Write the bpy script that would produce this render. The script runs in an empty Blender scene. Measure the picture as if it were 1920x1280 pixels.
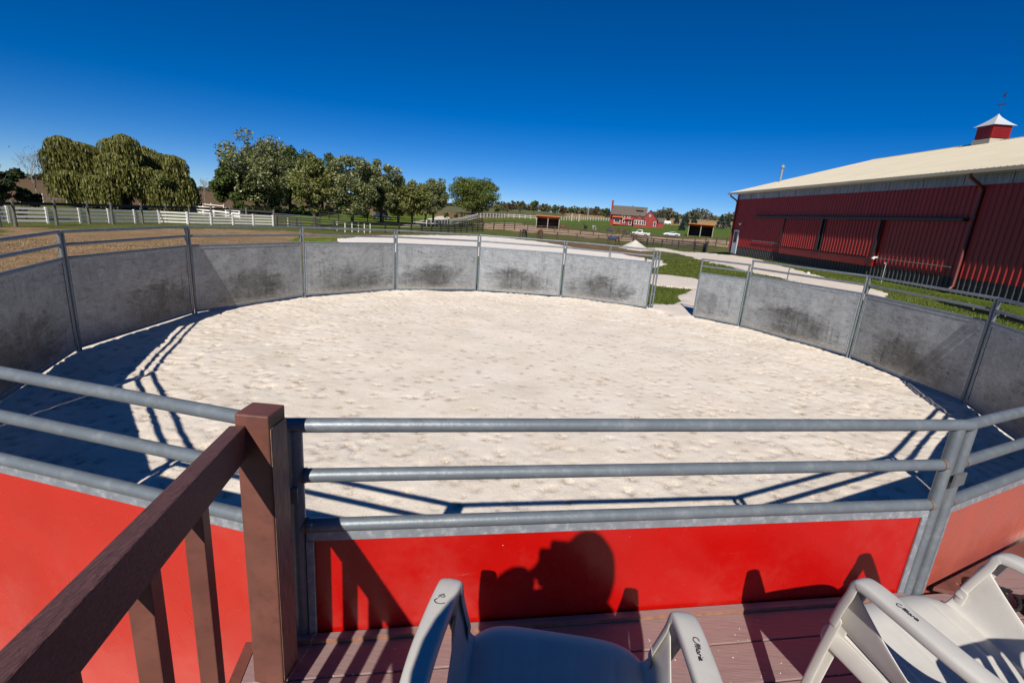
import bpy, bmesh, math, random
import numpy as np
from mathutils import Vector, Matrix, Quaternion
from mathutils.geometry import delaunay_2d_cdt
# ------------------------------------------------------------------ camera, sky, sun, exposure
S = bpy.context.scene
COL = S.collection
CAM_Z = 2.186
PITCH, ROLL = math.radians(14.6493), math.radians(4.3351)
Fv = Vector((0, math.cos(PITCH), -math.sin(PITCH)))
R0 = Vector((1, 0, 0)); U0 = R0.cross(Fv)
Rv = math.cos(ROLL)*R0 + math.sin(ROLL)*U0
Uv = -math.sin(ROLL)*R0 + math.cos(ROLL)*U0
cd = bpy.data.cameras.new('camera'); cam = bpy.data.objects.new('camera', cd); COL.objects.link(cam)
mw = Matrix((Rv, Uv, -Fv)).transposed().to_4x4(); mw.translation = (0, 0, CAM_Z)
cam.matrix_world = mw
cd.sensor_width = 36; cd.lens = 911.82/1920*36; cd.clip_start = 0.05; cd.clip_end = 6000
S.camera = cam
SUN_EL, SUN_AZ = math.radians(37.5), math.radians(8.5)      # light travels towards azimuth 8.5 deg right of +Y
LD = Vector((math.sin(SUN_AZ)*math.cos(SUN_EL), math.cos(SUN_AZ)*math.cos(SUN_EL), -math.sin(SUN_EL)))
sl = bpy.data.lights.new('sun', 'SUN'); sl.energy = 5.0; sl.angle = math.radians(0.5); sl.color = (1.0, 0.95, 0.87)
so = bpy.data.objects.new('sun', sl); COL.objects.link(so)
so.rotation_mode = 'QUATERNION'; so.rotation_quaternion = LD.to_track_quat('-Z', 'Y'); so.location = (-3, -20, 18)
W = bpy.data.worlds.new('World'); S.world = W; W.use_nodes = True
wn = W.node_tree; wn.nodes.clear()
sky = wn.nodes.new('ShaderNodeTexSky'); sky.sky_type = 'NISHITA'; sky.sun_disc = False
sky.sun_elevation = SUN_EL; sky.sun_rotation = SUN_AZ + math.pi
sky.altitude = 4500; sky.air_density = 1.0; sky.dust_density = 0.0; sky.ozone_density = 3.0
hs = wn.nodes.new('ShaderNodeHueSaturation'); hs.inputs['Saturation'].default_value = 1.44; hs.inputs['Value'].default_value = 1.0
bg = wn.nodes.new('ShaderNodeBackground'); bg.inputs['Strength'].default_value = 0.060
wo = wn.nodes.new('ShaderNodeOutputWorld')
wn.links.new(sky.outputs[0], hs.inputs['Color']); tint = wn.nodes.new('ShaderNodeVectorMath'); tint.operation = 'MULTIPLY'; tint.inputs[1].default_value = (.92, 1.03, 1.29)
wn.links.new(hs.outputs[0], tint.inputs[0]); wn.links.new(tint.outputs[0], bg.inputs['Color']); wn.links.new(bg.outputs[0], wo.inputs[0])
S.view_settings.view_transform = 'Standard'; S.view_settings.look = 'None'; S.view_settings.gamma = 1; S.view_settings.exposure = 0.12
random.seed(7); RNG = np.random.default_rng(7)
# ------------------------------------------------------------------ terrain height
TAZ = [-180,-90,-45,-20,0,10,20,45,90,180]; TKK = [.012,.01,.007,.0125,.0225,.0225,.031,.031,.012,.01]
def sst(x, a, b):
    t = np.clip((x-a)/(b-a), 0, 1); return t*t*(3-2*t)
def TH(x, y):
    r = np.hypot(x, y); a = np.degrees(np.arctan2(x, y)); k = np.interp(a, TAZ, TKK)
    q = np.clip(np.minimum(r, 430)-80, 0, None); m = sst(np.abs(a-45), 20, 32)
    return k*(q*q/(q+15)) - 1.4*(m*sst(r, 20, 42)+(1-m)*sst(r, 58, 84))
LAY={'F1': [(0.02, 78.94), (7.63, 83.3), (12.88, 82.48), (17.32, 83.39), (24.67, 86.62), (29.06, 85.82), (32.79, 83.5)],
 'F2': [(-7.45, 98.45), (-1.77, 104.82), (2.77, 106.92), (9.74, 108.02), (16.51, 103.1), (24.76, 102.95), (33.08, 99.7), (43.41, 104.93)],
 'F3': [(-8.71, 117.63), (-2.19, 125.22), (3.29, 131.09), (11.85, 132.71), (21.47, 135.33), (27.62, 126.85)],
 'F4': [(19.38, 85.41), (23.41, 82.06), (26.63, 80.54), (29.0, 78.46), (20.15, 48.27)],
 'arena': [(-16.51, 44.66), (-17.42, 50.55), (-16.79, 56.77), (-13.49, 64.42), (-5.97, 74.41), (1.99, 72.12), (7.34, 64.1), (10.81, 60.16), (14.08, 51.03),
           (11.81, 41.35), (5.17, 36.88), (-3.2, 40.95), (-11.28, 38.15)],
 'backtrees': [(-50.98, 110.33, 15.2, 8.02), (-49.62, 124.81, 15.54, 6.4), (-52.38, 91.06, 9.16, 3.32)],
 'backwhite': [(-54.96, 79.19), (-50.82, 76.77), (-44.88, 73.79), (-41.0, 72.53)],
 'backwhite2': [(-62.29, 91.98), (-58.56, 91.55), (-53.61, 89.85)],
 'baretree': [(-64.73, 66.5, 6.89, 1.57), (-65.72, 103.69, 6.21, 1.77)],
 'bench': [(12.09, 45.57, 1.16, 0.44)],
 'blackL': [(-29.5, 60.17), (-26.92, 60.2), (-24.74, 61.27), (-21.75, 60.33), (-18.67, 63.11), (-15.61, 67.55), (-11.77, 75.55), (-6.86, 90.89)],
 'blackL2': [(-38.81, 96.26), (-33.27, 92.34), (-27.07, 91.52), (-21.9, 94.67), (-11.88, 95.86), (-9.87, 129.19)],
 'cars2': [(-29.94, 107.44, 0.89, 0.92)],
 'ctrees': [(-10.07, 285.65, 5.26, 3.03), (-6.4, 297.41, 6.37, 2.84), (-1.02, 296.29, 7.26, 3.46), (7.15, 310.15, 8.85, 3.94), (14.93, 321.89, 6.24, 3.41),
            (22.77, 348.3, 6.05, 3.32), (28.56, 351.39, 5.73, 3.35), (35.99, 358.58, 5.49, 3.42), (43.31, 349.88, 5.71, 3.71), (57.1, 388.54, 7.13, 3.7),
            (55.97, 343.12, 5.95, 3.63), (-13.47, 274.85, 3.94, 2.62)],
 'dark_shrubs': [(-19.33, 130.49, 2.16, 0.97), (-19.04, 146.3, 1.51, 0.78), (-18.81, 158.7, 2.13, 1.18)],
 'darktree': [(-43.26, 41.11, 5.16, 2.32), (-44.14, 44.05, 2.78, 1.15)],
 'drive': [(-21.94, 88.66), (-18.98, 95.3), (-19.84, 133.93), (-22.43, 155.67), (-25.85, 160.31), (-24.0, 123.68)],
 'everg': [(57.31, 333.85, 5.8, 2.83), (58.65, 222.28, 3.87, 1.42), (68.38, 245.72, 4.27, 2.08), (72.83, 250.35, 3.59, 1.59), (75.8, 246.22, 3.78, 1.83),
           (68.43, 209.56, 4.71, 2.22), (73.13, 213.63, 4.15, 2.27), (53.56, 167.17, 3.77, 1.42), (80.76, 204.18, 5.22, 2.6), (88.41, 216.72, 4.43, 2.3)],
 'fieldfence': [(-71.52, 68.07), (-71.84, 72.91), (-70.45, 75.66), (-70.23, 80.09)],
 'gates': [(-30.72, 61.84), (-27.9, 62.41), (-24.74, 61.27)],
 'horses': [(9.6, 116.62, 1.45, 0.75), (15.86, 122.73, 1.14, 0.79), (18.88, 129.23, 0.93, 0.69), (20.63, 115.42, 1.07, 0.74), (23.03, 113.77, 1.06, 0.73),
            (0.7, 78.31, 0.98, 0.42), (3.29, 82.26, 0.86, 0.44), (14.77, 79.17, 0.83, 0.51), (23.07, 106.42, 0.99, 0.57)],
 'house': [(44.61, 249.58, 8.14, 10.59), (50.75, 188.03, 4.24, 2.0), (42.65, 175.78, 6.65, 1.87)],
 'path': [(15.66, 71.32), (23.72, 80.04), (20.85, 56.04), (19.94, 43.45), (19.76, 39.27), (18.13, 31.77), (17.31, 25.33), (16.19, 21.34)],
 'path2': [(13.45, 18.28), (13.61, 21.12), (13.69, 25.78), (13.2, 28.45), (14.91, 38.62), (17.72, 51.93), (20.21, 69.26), (16.54, 67.9)],
 'picket': [(-17.49, 92.86), (-16.18, 98.2), (-14.92, 106.34), (-14.54, 127.71), (-14.76, 168.36)],
 'picket2': [(-14.76, 168.36), (-10.83, 177.33), (-5.54, 189.31), (5.69, 194.29)],
 'picket3': [(14.95, 202.15), (30.65, 235.85), (48.13, 263.23)],
 'pickup': [(27.88, 116.32, 1.57, 1.49)],
 'pile': [(16.89, 72.71, 1.3, 1.72)],
 'pole': [(20.18, 27.33)],
 'post_fence': [(-37.45, 35.32), (-37.55, 36.56), (-38.07, 40.44), (-37.96, 43.43), (-37.47, 45.38), (-37.34, 48.86), (-37.3, 52.17), (-36.67, 54.97),
                (-36.02, 57.78), (-35.4, 60.58), (-33.63, 60.94), (-30.72, 61.84)],
 'roundtree': [(-20.09, 203.75, 15.87, 9.75)],
 'sedan': [(36.78, 122.09, 1.01, 1.95)],
 'shelter1': [(3.7, 120.28, 3.11, 2.83), (9.14, 120.71, 3.0, 2.58)],
 'shelter2': [(44.28, 132.29, 3.27, 3.1), (49.84, 130.6, 2.97, 2.78)],
 'stone': [(17.4, 29.57)],
 'strip': [(5.58, 22.8), (7.03, 23.96), (8.11, 21.24), (7.32, 17.98), (6.58, 18.14), (5.04, 18.75)],
 'timber': [(17.26, 19.92), (16.59, 17.54), (16.3, 16.05), (15.44, 13.6)],
 'trailer': [(66.94, 230.71, 1.18, 1.47)],
 'trees': [(-49.61, 93.79, 15.19, 7.53), (-28.07, 67.73, 9.96, 3.06), (-27.86, 82.48, 11.41, 4.6), (-25.15, 89.91, 11.7, 4.05), (-22.74, 92.69, 9.11, 3.58),
           (-20.56, 94.57, 8.91, 3.44), (-20.59, 107.37, 10.41, 4.13), (-20.3, 115.48, 10.71, 3.7)],
 'under': [(-48.97, 87.57, 2.28, 1.5), (-47.36, 91.2, 2.28, 1.76), (-45.66, 94.37, 2.46, 1.82), (-43.84, 98.26, 2.65, 1.89), (-41.87, 101.7, 2.64, 1.85),
           (-39.81, 104.91, 2.61, 1.8), (-37.55, 108.13, 2.47, 1.62), (-36.02, 114.31, 2.25, 1.71), (-33.29, 117.65, 2.2, 1.63), (-30.41, 121.23, 2.01, 1.55)],
 'white_fence': [(-41.18, 36.6), (-40.78, 38.52), (-39.64, 41.59), (-38.24, 47.53), (-37.51, 50.91), (-35.54, 52.92), (-34.05, 55.86), (-32.46, 58.93),
                 (-30.76, 61.66)],
 'willow': [(-58.95, 74.09, 10.49, 9.23)],
 'willow2': [(-53.89, 73.06, 7.32, 3.93)],
 'wposts': [(-28.95, 61.78), (-22.8, 61.74), (-21.1, 59.75), (-20.63, 60.86), (-20.16, 61.83), (-19.37, 61.67), (-18.93, 62.62)],
 'z_brown': [(-24.71, 55.24), (-19.97, 55.36), (-14.72, 63.74), (-6.25, 77.75), (2.07, 75.37), (11.42, 84.91), (16.88, 76.31), (17.91, 63.61), (13.94, 49.13),
             (11.26, 55.76), (1.89, 67.79), (-5.59, 69.8), (-17.16, 47.56), (-20.7, 46.24)],
 'z_gatebrown': [(17.43, 63.6), (17.11, 50.09), (12.2, 40.44), (11.16, 40.04)],
 'z_greenpatch': [(-20.53, 46.42), (-20.36, 50.37), (-18.18, 50.39), (-15.73, 42.29), (-17.66, 39.88)],
 'z_hay': [(81.32, 304.56), (140.48, 338.96), (91.96, 220.89), (62.29, 232.5)],
 'z_lawn': [(-48.14, 107.94), (-42.52, 143.75), (-25.89, 176.84), (-13.54, 100.43), (-28.4, 63.54)],
 'z_lefthill': [(-71.28, 61.45), (-75.05, 81.6), (-74.1, 102.21), (-60.05, 100.7), (-48.35, 80.97), (-48.14, 107.94), (-63.75, 143.09), (-211.19, 343.29),
                (-213.96, 218.65), (-169.78, 147.49)],
 'z_slope': [(-12.82, 166.5), (4.91, 205.91), (51.32, 298.5), (103.71, 243.21), (61.38, 142.76), (31.82, 133.27), (11.03, 140.76), (-10.42, 136.08)],
 'z_straw': [(-17.05, 13.16), (-37.01, 34.89), (-33.25, 39.56), (-30.31, 48.81), (-24.71, 55.24), (-18.73, 51.93), (-15.82, 43.81), (-8.55, 19.03),
             (-5.82, 5.18), (-7.2, 4.85)],
 'z_track': [(-9.87, 129.19), (-2.55, 142.3), (11.32, 126.5), (25.31, 115.93), (51.0, 122.81), (40.97, 98.1), (20.85, 94.91), (7.99, 100.01), (-7.96, 104.95)]}
# ------------------------------------------------------------------ materials
def mat(name, base=(.5,.5,.5), rough=.6, metal=0., spec=.5, var=.15, vscale=6., bump=0., bscale=40., coat=0., dark=None, dscale=3., damt=.5, stretch=None, coords='Object', island=None, transl=0.):
    """procedural principled material: base colour varied by noise, optional second colour in patches, optional bump"""
    m = bpy.data.materials.new(name); m.use_nodes = True; nt = m.node_tree; N = nt.nodes; L = nt.links
    b = N['Principled BSDF']; b.inputs['Roughness'].default_value = rough; b.inputs['Metallic'].default_value = metal
    b.inputs['Specular IOR Level'].default_value = spec
    if coat: b.inputs['Coat Weight'].default_value = coat; b.inputs['Coat Roughness'].default_value = .25
    tc = N.new('ShaderNodeTexCoord'); src = tc.outputs[coords]
    if stretch:
        mp = N.new('ShaderNodeMapping'); mp.inputs['Scale'].default_value = stretch; L.new(src, mp.inputs[0]); src = mp.outputs[0]
    n1 = N.new('ShaderNodeTexNoise'); n1.inputs['Scale'].default_value = vscale; n1.inputs['Detail'].default_value = 6; L.new(src, n1.inputs['Vector'])
    mr = N.new('ShaderNodeMapRange'); mr.inputs[1].default_value = .25; mr.inputs[2].default_value = .75; mr.inputs[3].default_value = 1-var; mr.inputs[4].default_value = 1+var
    L.new(n1.outputs[0], mr.inputs[0])
    mx = N.new('ShaderNodeVectorMath'); mx.operation = 'SCALE'; L.new(mr.outputs[0], mx.inputs['Scale'])
    if island:
        ge = N.new('ShaderNodeNewGeometry'); ramp = N.new('ShaderNodeValToRGB'); el = ramp.color_ramp.elements
        el[0].color = (*island[0], 1); el[1].color = (*island[-1], 1)
        for i, c in enumerate(island[1:-1]):
            e = el.new((i+1)/(len(island)-1)); e.color = (*c, 1)
        L.new(ge.outputs['Random Per Island'], ramp.inputs[0]); L.new(ramp.outputs[0], mx.inputs[0])
    elif dark is not None:
        n2 = N.new('ShaderNodeTexNoise'); n2.inputs['Scale'].default_value = dscale; n2.inputs['Detail'].default_value = 8; n2.inputs['Roughness'].default_value = .65; L.new(src, n2.inputs['Vector'])
        r2 = N.new('ShaderNodeMapRange'); r2.inputs[1].default_value = .5; r2.inputs[2].default_value = .68; r2.inputs[3].default_value = 0; r2.inputs[4].default_value = damt; L.new(n2.outputs[0], r2.inputs[0])
        mc = N.new('ShaderNodeMix'); mc.data_type = 'RGBA'; mc.inputs['A'].default_value = (*base, 1); mc.inputs['B'].default_value = (*dark, 1)
        L.new(r2.outputs[0], mc.inputs['Factor']); L.new(mc.outputs['Result'], mx.inputs[0])
    else: mx.inputs[0].default_value = base
    L.new(mx.outputs[0], b.inputs['Base Color'])
    if bump:
        n3 = N.new('ShaderNodeTexNoise'); n3.inputs['Scale'].default_value = bscale; n3.inputs['Detail'].default_value = 5; L.new(src, n3.inputs['Vector'])
        bp = N.new('ShaderNodeBump'); bp.inputs['Strength'].default_value = min(1, bump); bp.inputs['Distance'].default_value = .01*max(1, bump); L.new(n3.outputs[0], bp.inputs['Height']); L.new(bp.outputs[0], b.inputs['Normal'])
    if transl:
        out = N['Material Output']; tr = N.new('ShaderNodeBsdfTranslucent'); ms = N.new('ShaderNodeMixShader'); ms.inputs[0].default_value = transl
        L.new(mx.outputs[0], tr.inputs[0]); L.new(b.outputs[0], ms.inputs[1]); L.new(tr.outputs[0], ms.inputs[2]); L.new(ms.outputs[0], out.inputs[0])
    return m
M = {}
def scratched(name, base, rough, metal, **kw):
    """painted sheet with pale dust, fine scratches and chips"""
    m = mat(name, base, rough, metal, **kw); nt = m.node_tree; N = nt.nodes; L = nt.links; P = N['Principled BSDF']; tc = N.new('ShaderNodeTexCoord'); src = P.inputs['Base Color'].links[0].from_socket
    def nz(s, d, r, st=None, dist=0):
        n = N.new('ShaderNodeTexNoise'); n.inputs['Scale'].default_value = s; n.inputs['Detail'].default_value = d; n.inputs['Roughness'].default_value = r; n.inputs['Distortion'].default_value = dist; v = tc.outputs['Object']
        if st: mp = N.new('ShaderNodeMapping'); mp.inputs['Scale'].default_value = st; mp.inputs['Rotation'].default_value = (0,.5,0); L.new(v, mp.inputs[0]); v = mp.outputs[0]
        L.new(v, n.inputs['Vector']); return n.outputs[0]
    def rng(x, lo, hi, o1):
        q = N.new('ShaderNodeMapRange'); q.inputs[1].default_value = lo; q.inputs[2].default_value = hi; q.inputs[4].default_value = o1; L.new(x, q.inputs[0]); return q.outputs[0]
    for fac, col in ((rng(nz(1.4,8,.7), .48, .75, .22), (.42,.20,.16,1)), (rng(nz(30,3,.7,(.5,1,6),1.5), .70, .73, .35), (.6,.30,.25,1)), (rng(nz(70,2,.5), .785, .80, .7), (.75,.6,.5,1))):
        mx = N.new('ShaderNodeMix'); mx.data_type = 'RGBA'; L.new(fac, mx.inputs['Factor']); L.new(src, mx.inputs['A']); mx.inputs['B'].default_value = col; src = mx.outputs['Result']
    L.new(src, P.inputs['Base Color']); L.new(rng(nz(2,6,.7), .3, .8, .75), P.inputs['Roughness']); return m
M['galv'] = mat('galvanised_tube', (.165,.19,.21), .46, .3, var=.12, vscale=8, dark=(.33,.35,.35), dscale=22, damt=.35, bump=.12, bscale=60)
M['galv_dark'] = mat('weathered_tube', (.17,.19,.2), .45, .45, var=.2, vscale=12, dark=(.3,.28,.25), dscale=30, damt=.4)
M['strip'] = mat('zinc_strip', (.27,.30,.33), .5, .3, var=.15, vscale=20, dark=(.6,.6,.58), dscale=40, damt=.5)
M['rust'] = mat('rusty_weld', (.22,.12,.06), .8, .1, var=.4, vscale=90)
M['red_sheet'] = scratched('red_painted_sheet', (.45,.004,.002), .42, 0, var=.07, vscale=3, bump=.05, bscale=30, coat=.15, dark=(.5,.02,.012), dscale=2, damt=.4)
M['faded_red'] = scratched('faded_red_sheet', (.46,.10,.065), .45, 0, var=.08, vscale=4, coat=.1, bump=.05, bscale=30)  # same red paint, paler base colour stands in for sun glare
M['faded_red2'] = scratched('sun_bleached_red_sheet', (.50,.028,.018), .42, 0, var=.08, vscale=3, coat=.2, bump=.05, bscale=30)  # sky reflection on the left panel mixed into the base colour
M['wood'] = mat('brown_painted_wood', (.150,.056,.040), .5, var=.22, vscale=9, bump=.5, bscale=9, stretch=(1,1,1), dark=(.09,.038,.028), dscale=22, damt=.6)
M['rail_wood'] = mat('brown_painted_rail', (.15,.066,.055), .55, var=.3, vscale=10, bump=.8, bscale=14, stretch=(30,1.2,30))
M['bare_wood'] = mat('worn_side_wood', (.42,.29,.20), .7, var=.3, vscale=10, bump=.8, bscale=14, stretch=(30,30,1.5), dark=(.08,.05,.035), dscale=16, damt=.7)  # pale wood, colour lightened further to carry sunlight
M['deck'] = mat('mauve_brown_decking', (.28,.185,.172), .6, var=.12, vscale=8, bump=.18, bscale=12, stretch=(1.6,26,26), dark=(.22,.135,.13), dscale=5, damt=.6)
M['deck_edge'] = mat('worn_orange_edge', (.30,.14,.08), .6, var=.3, vscale=30)
M['chair'] = mat('beige_grey_plastic', (.56,.53,.48), .42, var=.06, vscale=5, dark=(.44,.41,.37), dscale=14, damt=.35, bump=.04, bscale=200)
M['ink'] = mat('black_marker_ink', (.012,.012,.02), .5, var=.1)
M['rope'] = mat('black_rope', (.012,.012,.014), .8, var=.5, vscale=200, bump=1, bscale=220)
M['barn_red'] = mat('barn_red_steel', (.235,.007,.005), .45, .0, var=.12, vscale=2, stretch=(1,1,.15))
M['barn_dark'] = mat('black_barn_skirt', (.035,.033,.035), .5, var=.3, vscale=3)
M['barn_black'] = mat('black_trim', (.02,.018,.02), .5, var=.2)
M['barn_roof'] = mat('cream_roof_steel', (.44,.39,.295), .5, .0, var=.07, vscale=.6, stretch=(1,1,1))
M['cupola_roof'] = mat('grey_white_cupola_roof', (.5,.52,.54), .5, var=.08)
M['white_old'] = mat('weathered_white_boards', (.50,.47,.41), .8, var=.25, vscale=2)
M['panel_light'] = mat('grey_translucent_band', (.19,.235,.34), .4, var=.25, vscale=3, stretch=(1,1,.3), dark=(.30,.35,.44), dscale=4, damt=.7)
M['downspout'] = mat('brown_red_downspout', (.13,.025,.02), .45, var=.1)
M['white'] = mat('white_paint', (.86,.82,.74), .6, var=.1, vscale=3)
M['white2'] = mat('bright_white', (.62,.61,.57), .5, var=.05)
M['door_grey'] = mat('pale_grey_door', (.42,.46,.52), .5, var=.05)
M['glass'] = mat('dark_glass', (.02,.03,.04), .08, .0, spec=.8, var=.1)
M['black_fence'] = mat('black_fence_board', (.022,.02,.018), .7, var=.4, vscale=6)
M['brown_fence'] = mat('dark_brown_fence_board', (.07,.045,.032), .75, var=.4, vscale=6)
M['grey_post'] = mat('weathered_grey_post', (.13,.125,.10), .85, var=.35, vscale=6, bump=.6, bscale=30)
M['band'] = mat('black_rubber_band', (.018,.018,.02), .7, var=.3)
M['bark'] = mat('tree_bark', (.085,.065,.048), .9, var=.4, vscale=7, bump=1, bscale=12, stretch=(1,1,.3))
M['pale_bark'] = mat('pale_twig_bark', (.28,.24,.2), .9, var=.3)
def leaf(n, cols, t=.25): M[n] = mat(n, island=cols, rough=.55, var=.25, vscale=.35, transl=t, spec=.3)
leaf('leaf_silver', [(0.047,0.070,0.016),(0.095,0.119,0.029),(0.155,0.175,0.055),(0.230,0.238,0.098),(0.486,0.476,0.286)])
leaf('leaf_olive', [(0.063,0.080,0.016),(0.126,0.145,0.029),(0.196,0.203,0.052),(0.350,0.348,0.143)])
leaf('leaf_willow', [(0.063,0.072,0.013),(0.119,0.123,0.023),(0.182,0.174,0.039),(0.280,0.261,0.085)])
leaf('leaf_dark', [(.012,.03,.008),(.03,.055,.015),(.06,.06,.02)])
leaf('leaf_green', [(0.036,0.062,0.013),(0.078,0.112,0.022),(0.144,0.175,0.050)])
leaf('leaf_round', [(0.056,0.078,0.015),(0.113,0.148,0.029),(0.202,0.239,0.065)])
leaf('leaf_far', [(.07,.075,.03),(.12,.12,.045),(.18,.165,.08)])
leaf('leaf_autumn', [(.09,.045,.02),(.14,.08,.035),(.10,.08,.045)])
leaf('leaf_spruce', [(.012,.03,.02),(.03,.055,.045),(.07,.10,.09)], .05)
leaf('grass_blade', [(.075,.115,.012),(.12,.155,.02),(.19,.185,.05)], .3)
leaf('stubble', [(.28,.18,.095),(.40,.28,.16),(.2,.16,.06)], .2)
M['house_red'] = mat('house_red_siding', (.24,.020,.016), .6, var=.12, vscale=1)
M['house_orange'] = mat('orange_red_trim', (.55,.12,.04), .6, var=.1)
M['shingle'] = mat('brown_shingles', (.12,.10,.08), .85, var=.2, vscale=2)
M['shed_orange'] = mat('orange_shed_roof', (.5,.14,.05), .55, var=.1)
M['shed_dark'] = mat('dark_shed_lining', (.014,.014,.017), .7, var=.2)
M['shed_post'] = mat('pale_shed_post', (.36,.33,.25), .7, var=.1)
M['tyre'] = mat('black_tyre', (.02,.02,.02), .8); M['rim'] = mat('steel_rim', (.4,.4,.42), .3, .8)
M['car_white'] = mat('white_car_paint', (.75,.75,.75), .3, coat=.6, var=.03); M['car_silver'] = mat('silver_car_paint', (.55,.57,.6), .3, .3, coat=.6, var=.03)
M['car_dark'] = mat('dark_car_paint', (.03,.035,.045), .3, coat=.6, var=.03)
M['lamp_red'] = mat('red_lamp_glass', (.5,.02,.02), .3); M['lamp_clear'] = mat('clear_lamp_glass', (.7,.7,.68), .2)
for n, c in (('horse_bay',(.13,.045,.02)),('horse_black',(.02,.016,.014)),('horse_grey',(.35,.33,.31)),('horse_brown',(.08,.04,.025))): M[n] = mat(n+'_coat', c, .6, var=.2, vscale=3)
M['mane'] = mat('horse_mane', (.015,.012,.01), .8); M['blanket'] = mat('blue_blanket', (.02,.05,.16), .8, var=.2)
M['skin'] = mat('skin', (.50,.30,.22), .5, var=.06); M['shirt'] = mat('navy_shirt', (.03,.05,.09), .8, var=.15, vscale=30); M['trousers'] = mat('grey_trousers', (.10,.10,.11), .85, var=.15)
M['shoe'] = mat('brown_shoe', (.08,.045,.03), .6); M['hair'] = mat('dark_hair', (.03,.02,.015), .7, var=.4, vscale=60); M['camera_body'] = mat('black_camera_body', (.015,.015,.016), .5)
M['stone'] = mat('pale_stone', (.55,.5,.42), .85, var=.25, vscale=5, bump=1, bscale=12)
M['timber'] = mat('old_timber', (.14,.09,.055), .85, var=.35, vscale=6, bump=1, bscale=10)
M['dark_green'] = mat('dark_green_steel', (.02,.05,.035), .45, .2, var=.15)
M['steel_pipe'] = mat('white_steel_pipe', (.5,.5,.5), .4, .3, var=.1)

def sand_material(name, a, b, speck, bump=1.0, attr=True):
    m = bpy.data.materials.new(name); m.use_nodes = True; nt = m.node_tree; N = nt.nodes; L = nt.links
    P = N['Principled BSDF']; P.inputs['Roughness'].default_value = .95; P.inputs['Specular IOR Level'].default_value = .15
    tc = N.new('ShaderNodeTexCoord')
    def noise(s, d=6, r=.6):
        n = N.new('ShaderNodeTexNoise'); n.inputs['Scale'].default_value = s; n.inputs['Detail'].default_value = d; n.inputs['Roughness'].default_value = r; L.new(tc.outputs['Object'], n.inputs['Vector']); return n
    def rng(x, lo, hi, o0=0., o1=1.):
        q = N.new('ShaderNodeMapRange'); q.inputs[1].default_value = lo; q.inputs[2].default_value = hi; q.inputs[3].default_value = o0; q.inputs[4].default_value = o1; L.new(x, q.inputs[0]); return q.outputs[0]
    mx = N.new('ShaderNodeMix'); mx.data_type = 'RGBA'; mx.inputs['A'].default_value = (*a,1); mx.inputs['B'].default_value = (*b,1); L.new(rng(noise(1.3).outputs[0], .35, .7), mx.inputs['Factor'])
    m2 = N.new('ShaderNodeMix'); m2.data_type = 'RGBA'; m2.inputs['B'].default_value = (*speck,1); L.new(mx.outputs['Result'], m2.inputs['A'])
    pm = rng(noise(2.4, 5, .6).outputs[0], .40, .62, .25, 1); f0 = rng(noise(46, 4, .95).outputs[0], .575, .63, 0, 1.); fm = N.new('ShaderNodeMath'); fm.operation = 'MULTIPLY'; L.new(f0, fm.inputs[0]); L.new(pm, fm.inputs[1]); f = fm.outputs[0]
    if attr:
        at = N.new('ShaderNodeAttribute'); at.attribute_name = 'dimple'
        mm = N.new('ShaderNodeMath'); mm.operation = 'MULTIPLY_ADD'; mm.inputs[1].default_value = .9; L.new(at.outputs['Fac'], mm.inputs[0]); mu = N.new('ShaderNodeMath'); mu.operation = 'MULTIPLY'; L.new(f, mu.inputs[0]); mu.inputs[1].default_value = .85
        fn = N.new('ShaderNodeMath'); fn.operation = 'MULTIPLY'; L.new(at.outputs['Fac'], fn.inputs[0]); L.new(rng(noise(34, 5, .85).outputs[0], .40, .54, 0, 1.), fn.inputs[1])
        ad = N.new('ShaderNodeMath'); ad.operation = 'ADD'; ad.use_clamp = True; L.new(fn.outputs[0], ad.inputs[0]); L.new(mu.outputs[0], ad.inputs[1]); N.remove(mm); f = ad.outputs[0]
    L.new(f, m2.inputs['Factor']); L.new(m2.outputs['Result'], P.inputs['Base Color'])
    bp = N.new('ShaderNodeBump'); bp.inputs['Strength'].default_value = .5*bump; bp.inputs['Distance'].default_value = .02
    ad = N.new('ShaderNodeMath'); ad.operation = 'ADD'; L.new(noise(34, 8, .8).outputs[0], ad.inputs[0]); nn = noise(90, 3); L.new(rng(nn.outputs[0], 0, 1, 0, .4), ad.inputs[1]); L.new(ad.outputs[0], bp.inputs['Height']); L.new(bp.outputs[0], P.inputs['Normal'])
    return m
M['sand'] = sand_material('pale_pen_sand', (.85,.76,.65), (.74,.64,.52), (.27,.185,.115))
M['sand2'] = sand_material('white_arena_sand', (.84,.77,.69), (.76,.68,.60), (.45,.36,.28), .6, False)
M['pile_sand'] = sand_material('grey_heaped_sand', (.58,.54,.48), (.50,.46,.40), (.25,.2,.16), 1, False)
M['gravel'] = sand_material('pale_gravel', (.76,.67,.58), (.66,.57,.48), (.22,.18,.15), 1, False)

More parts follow.
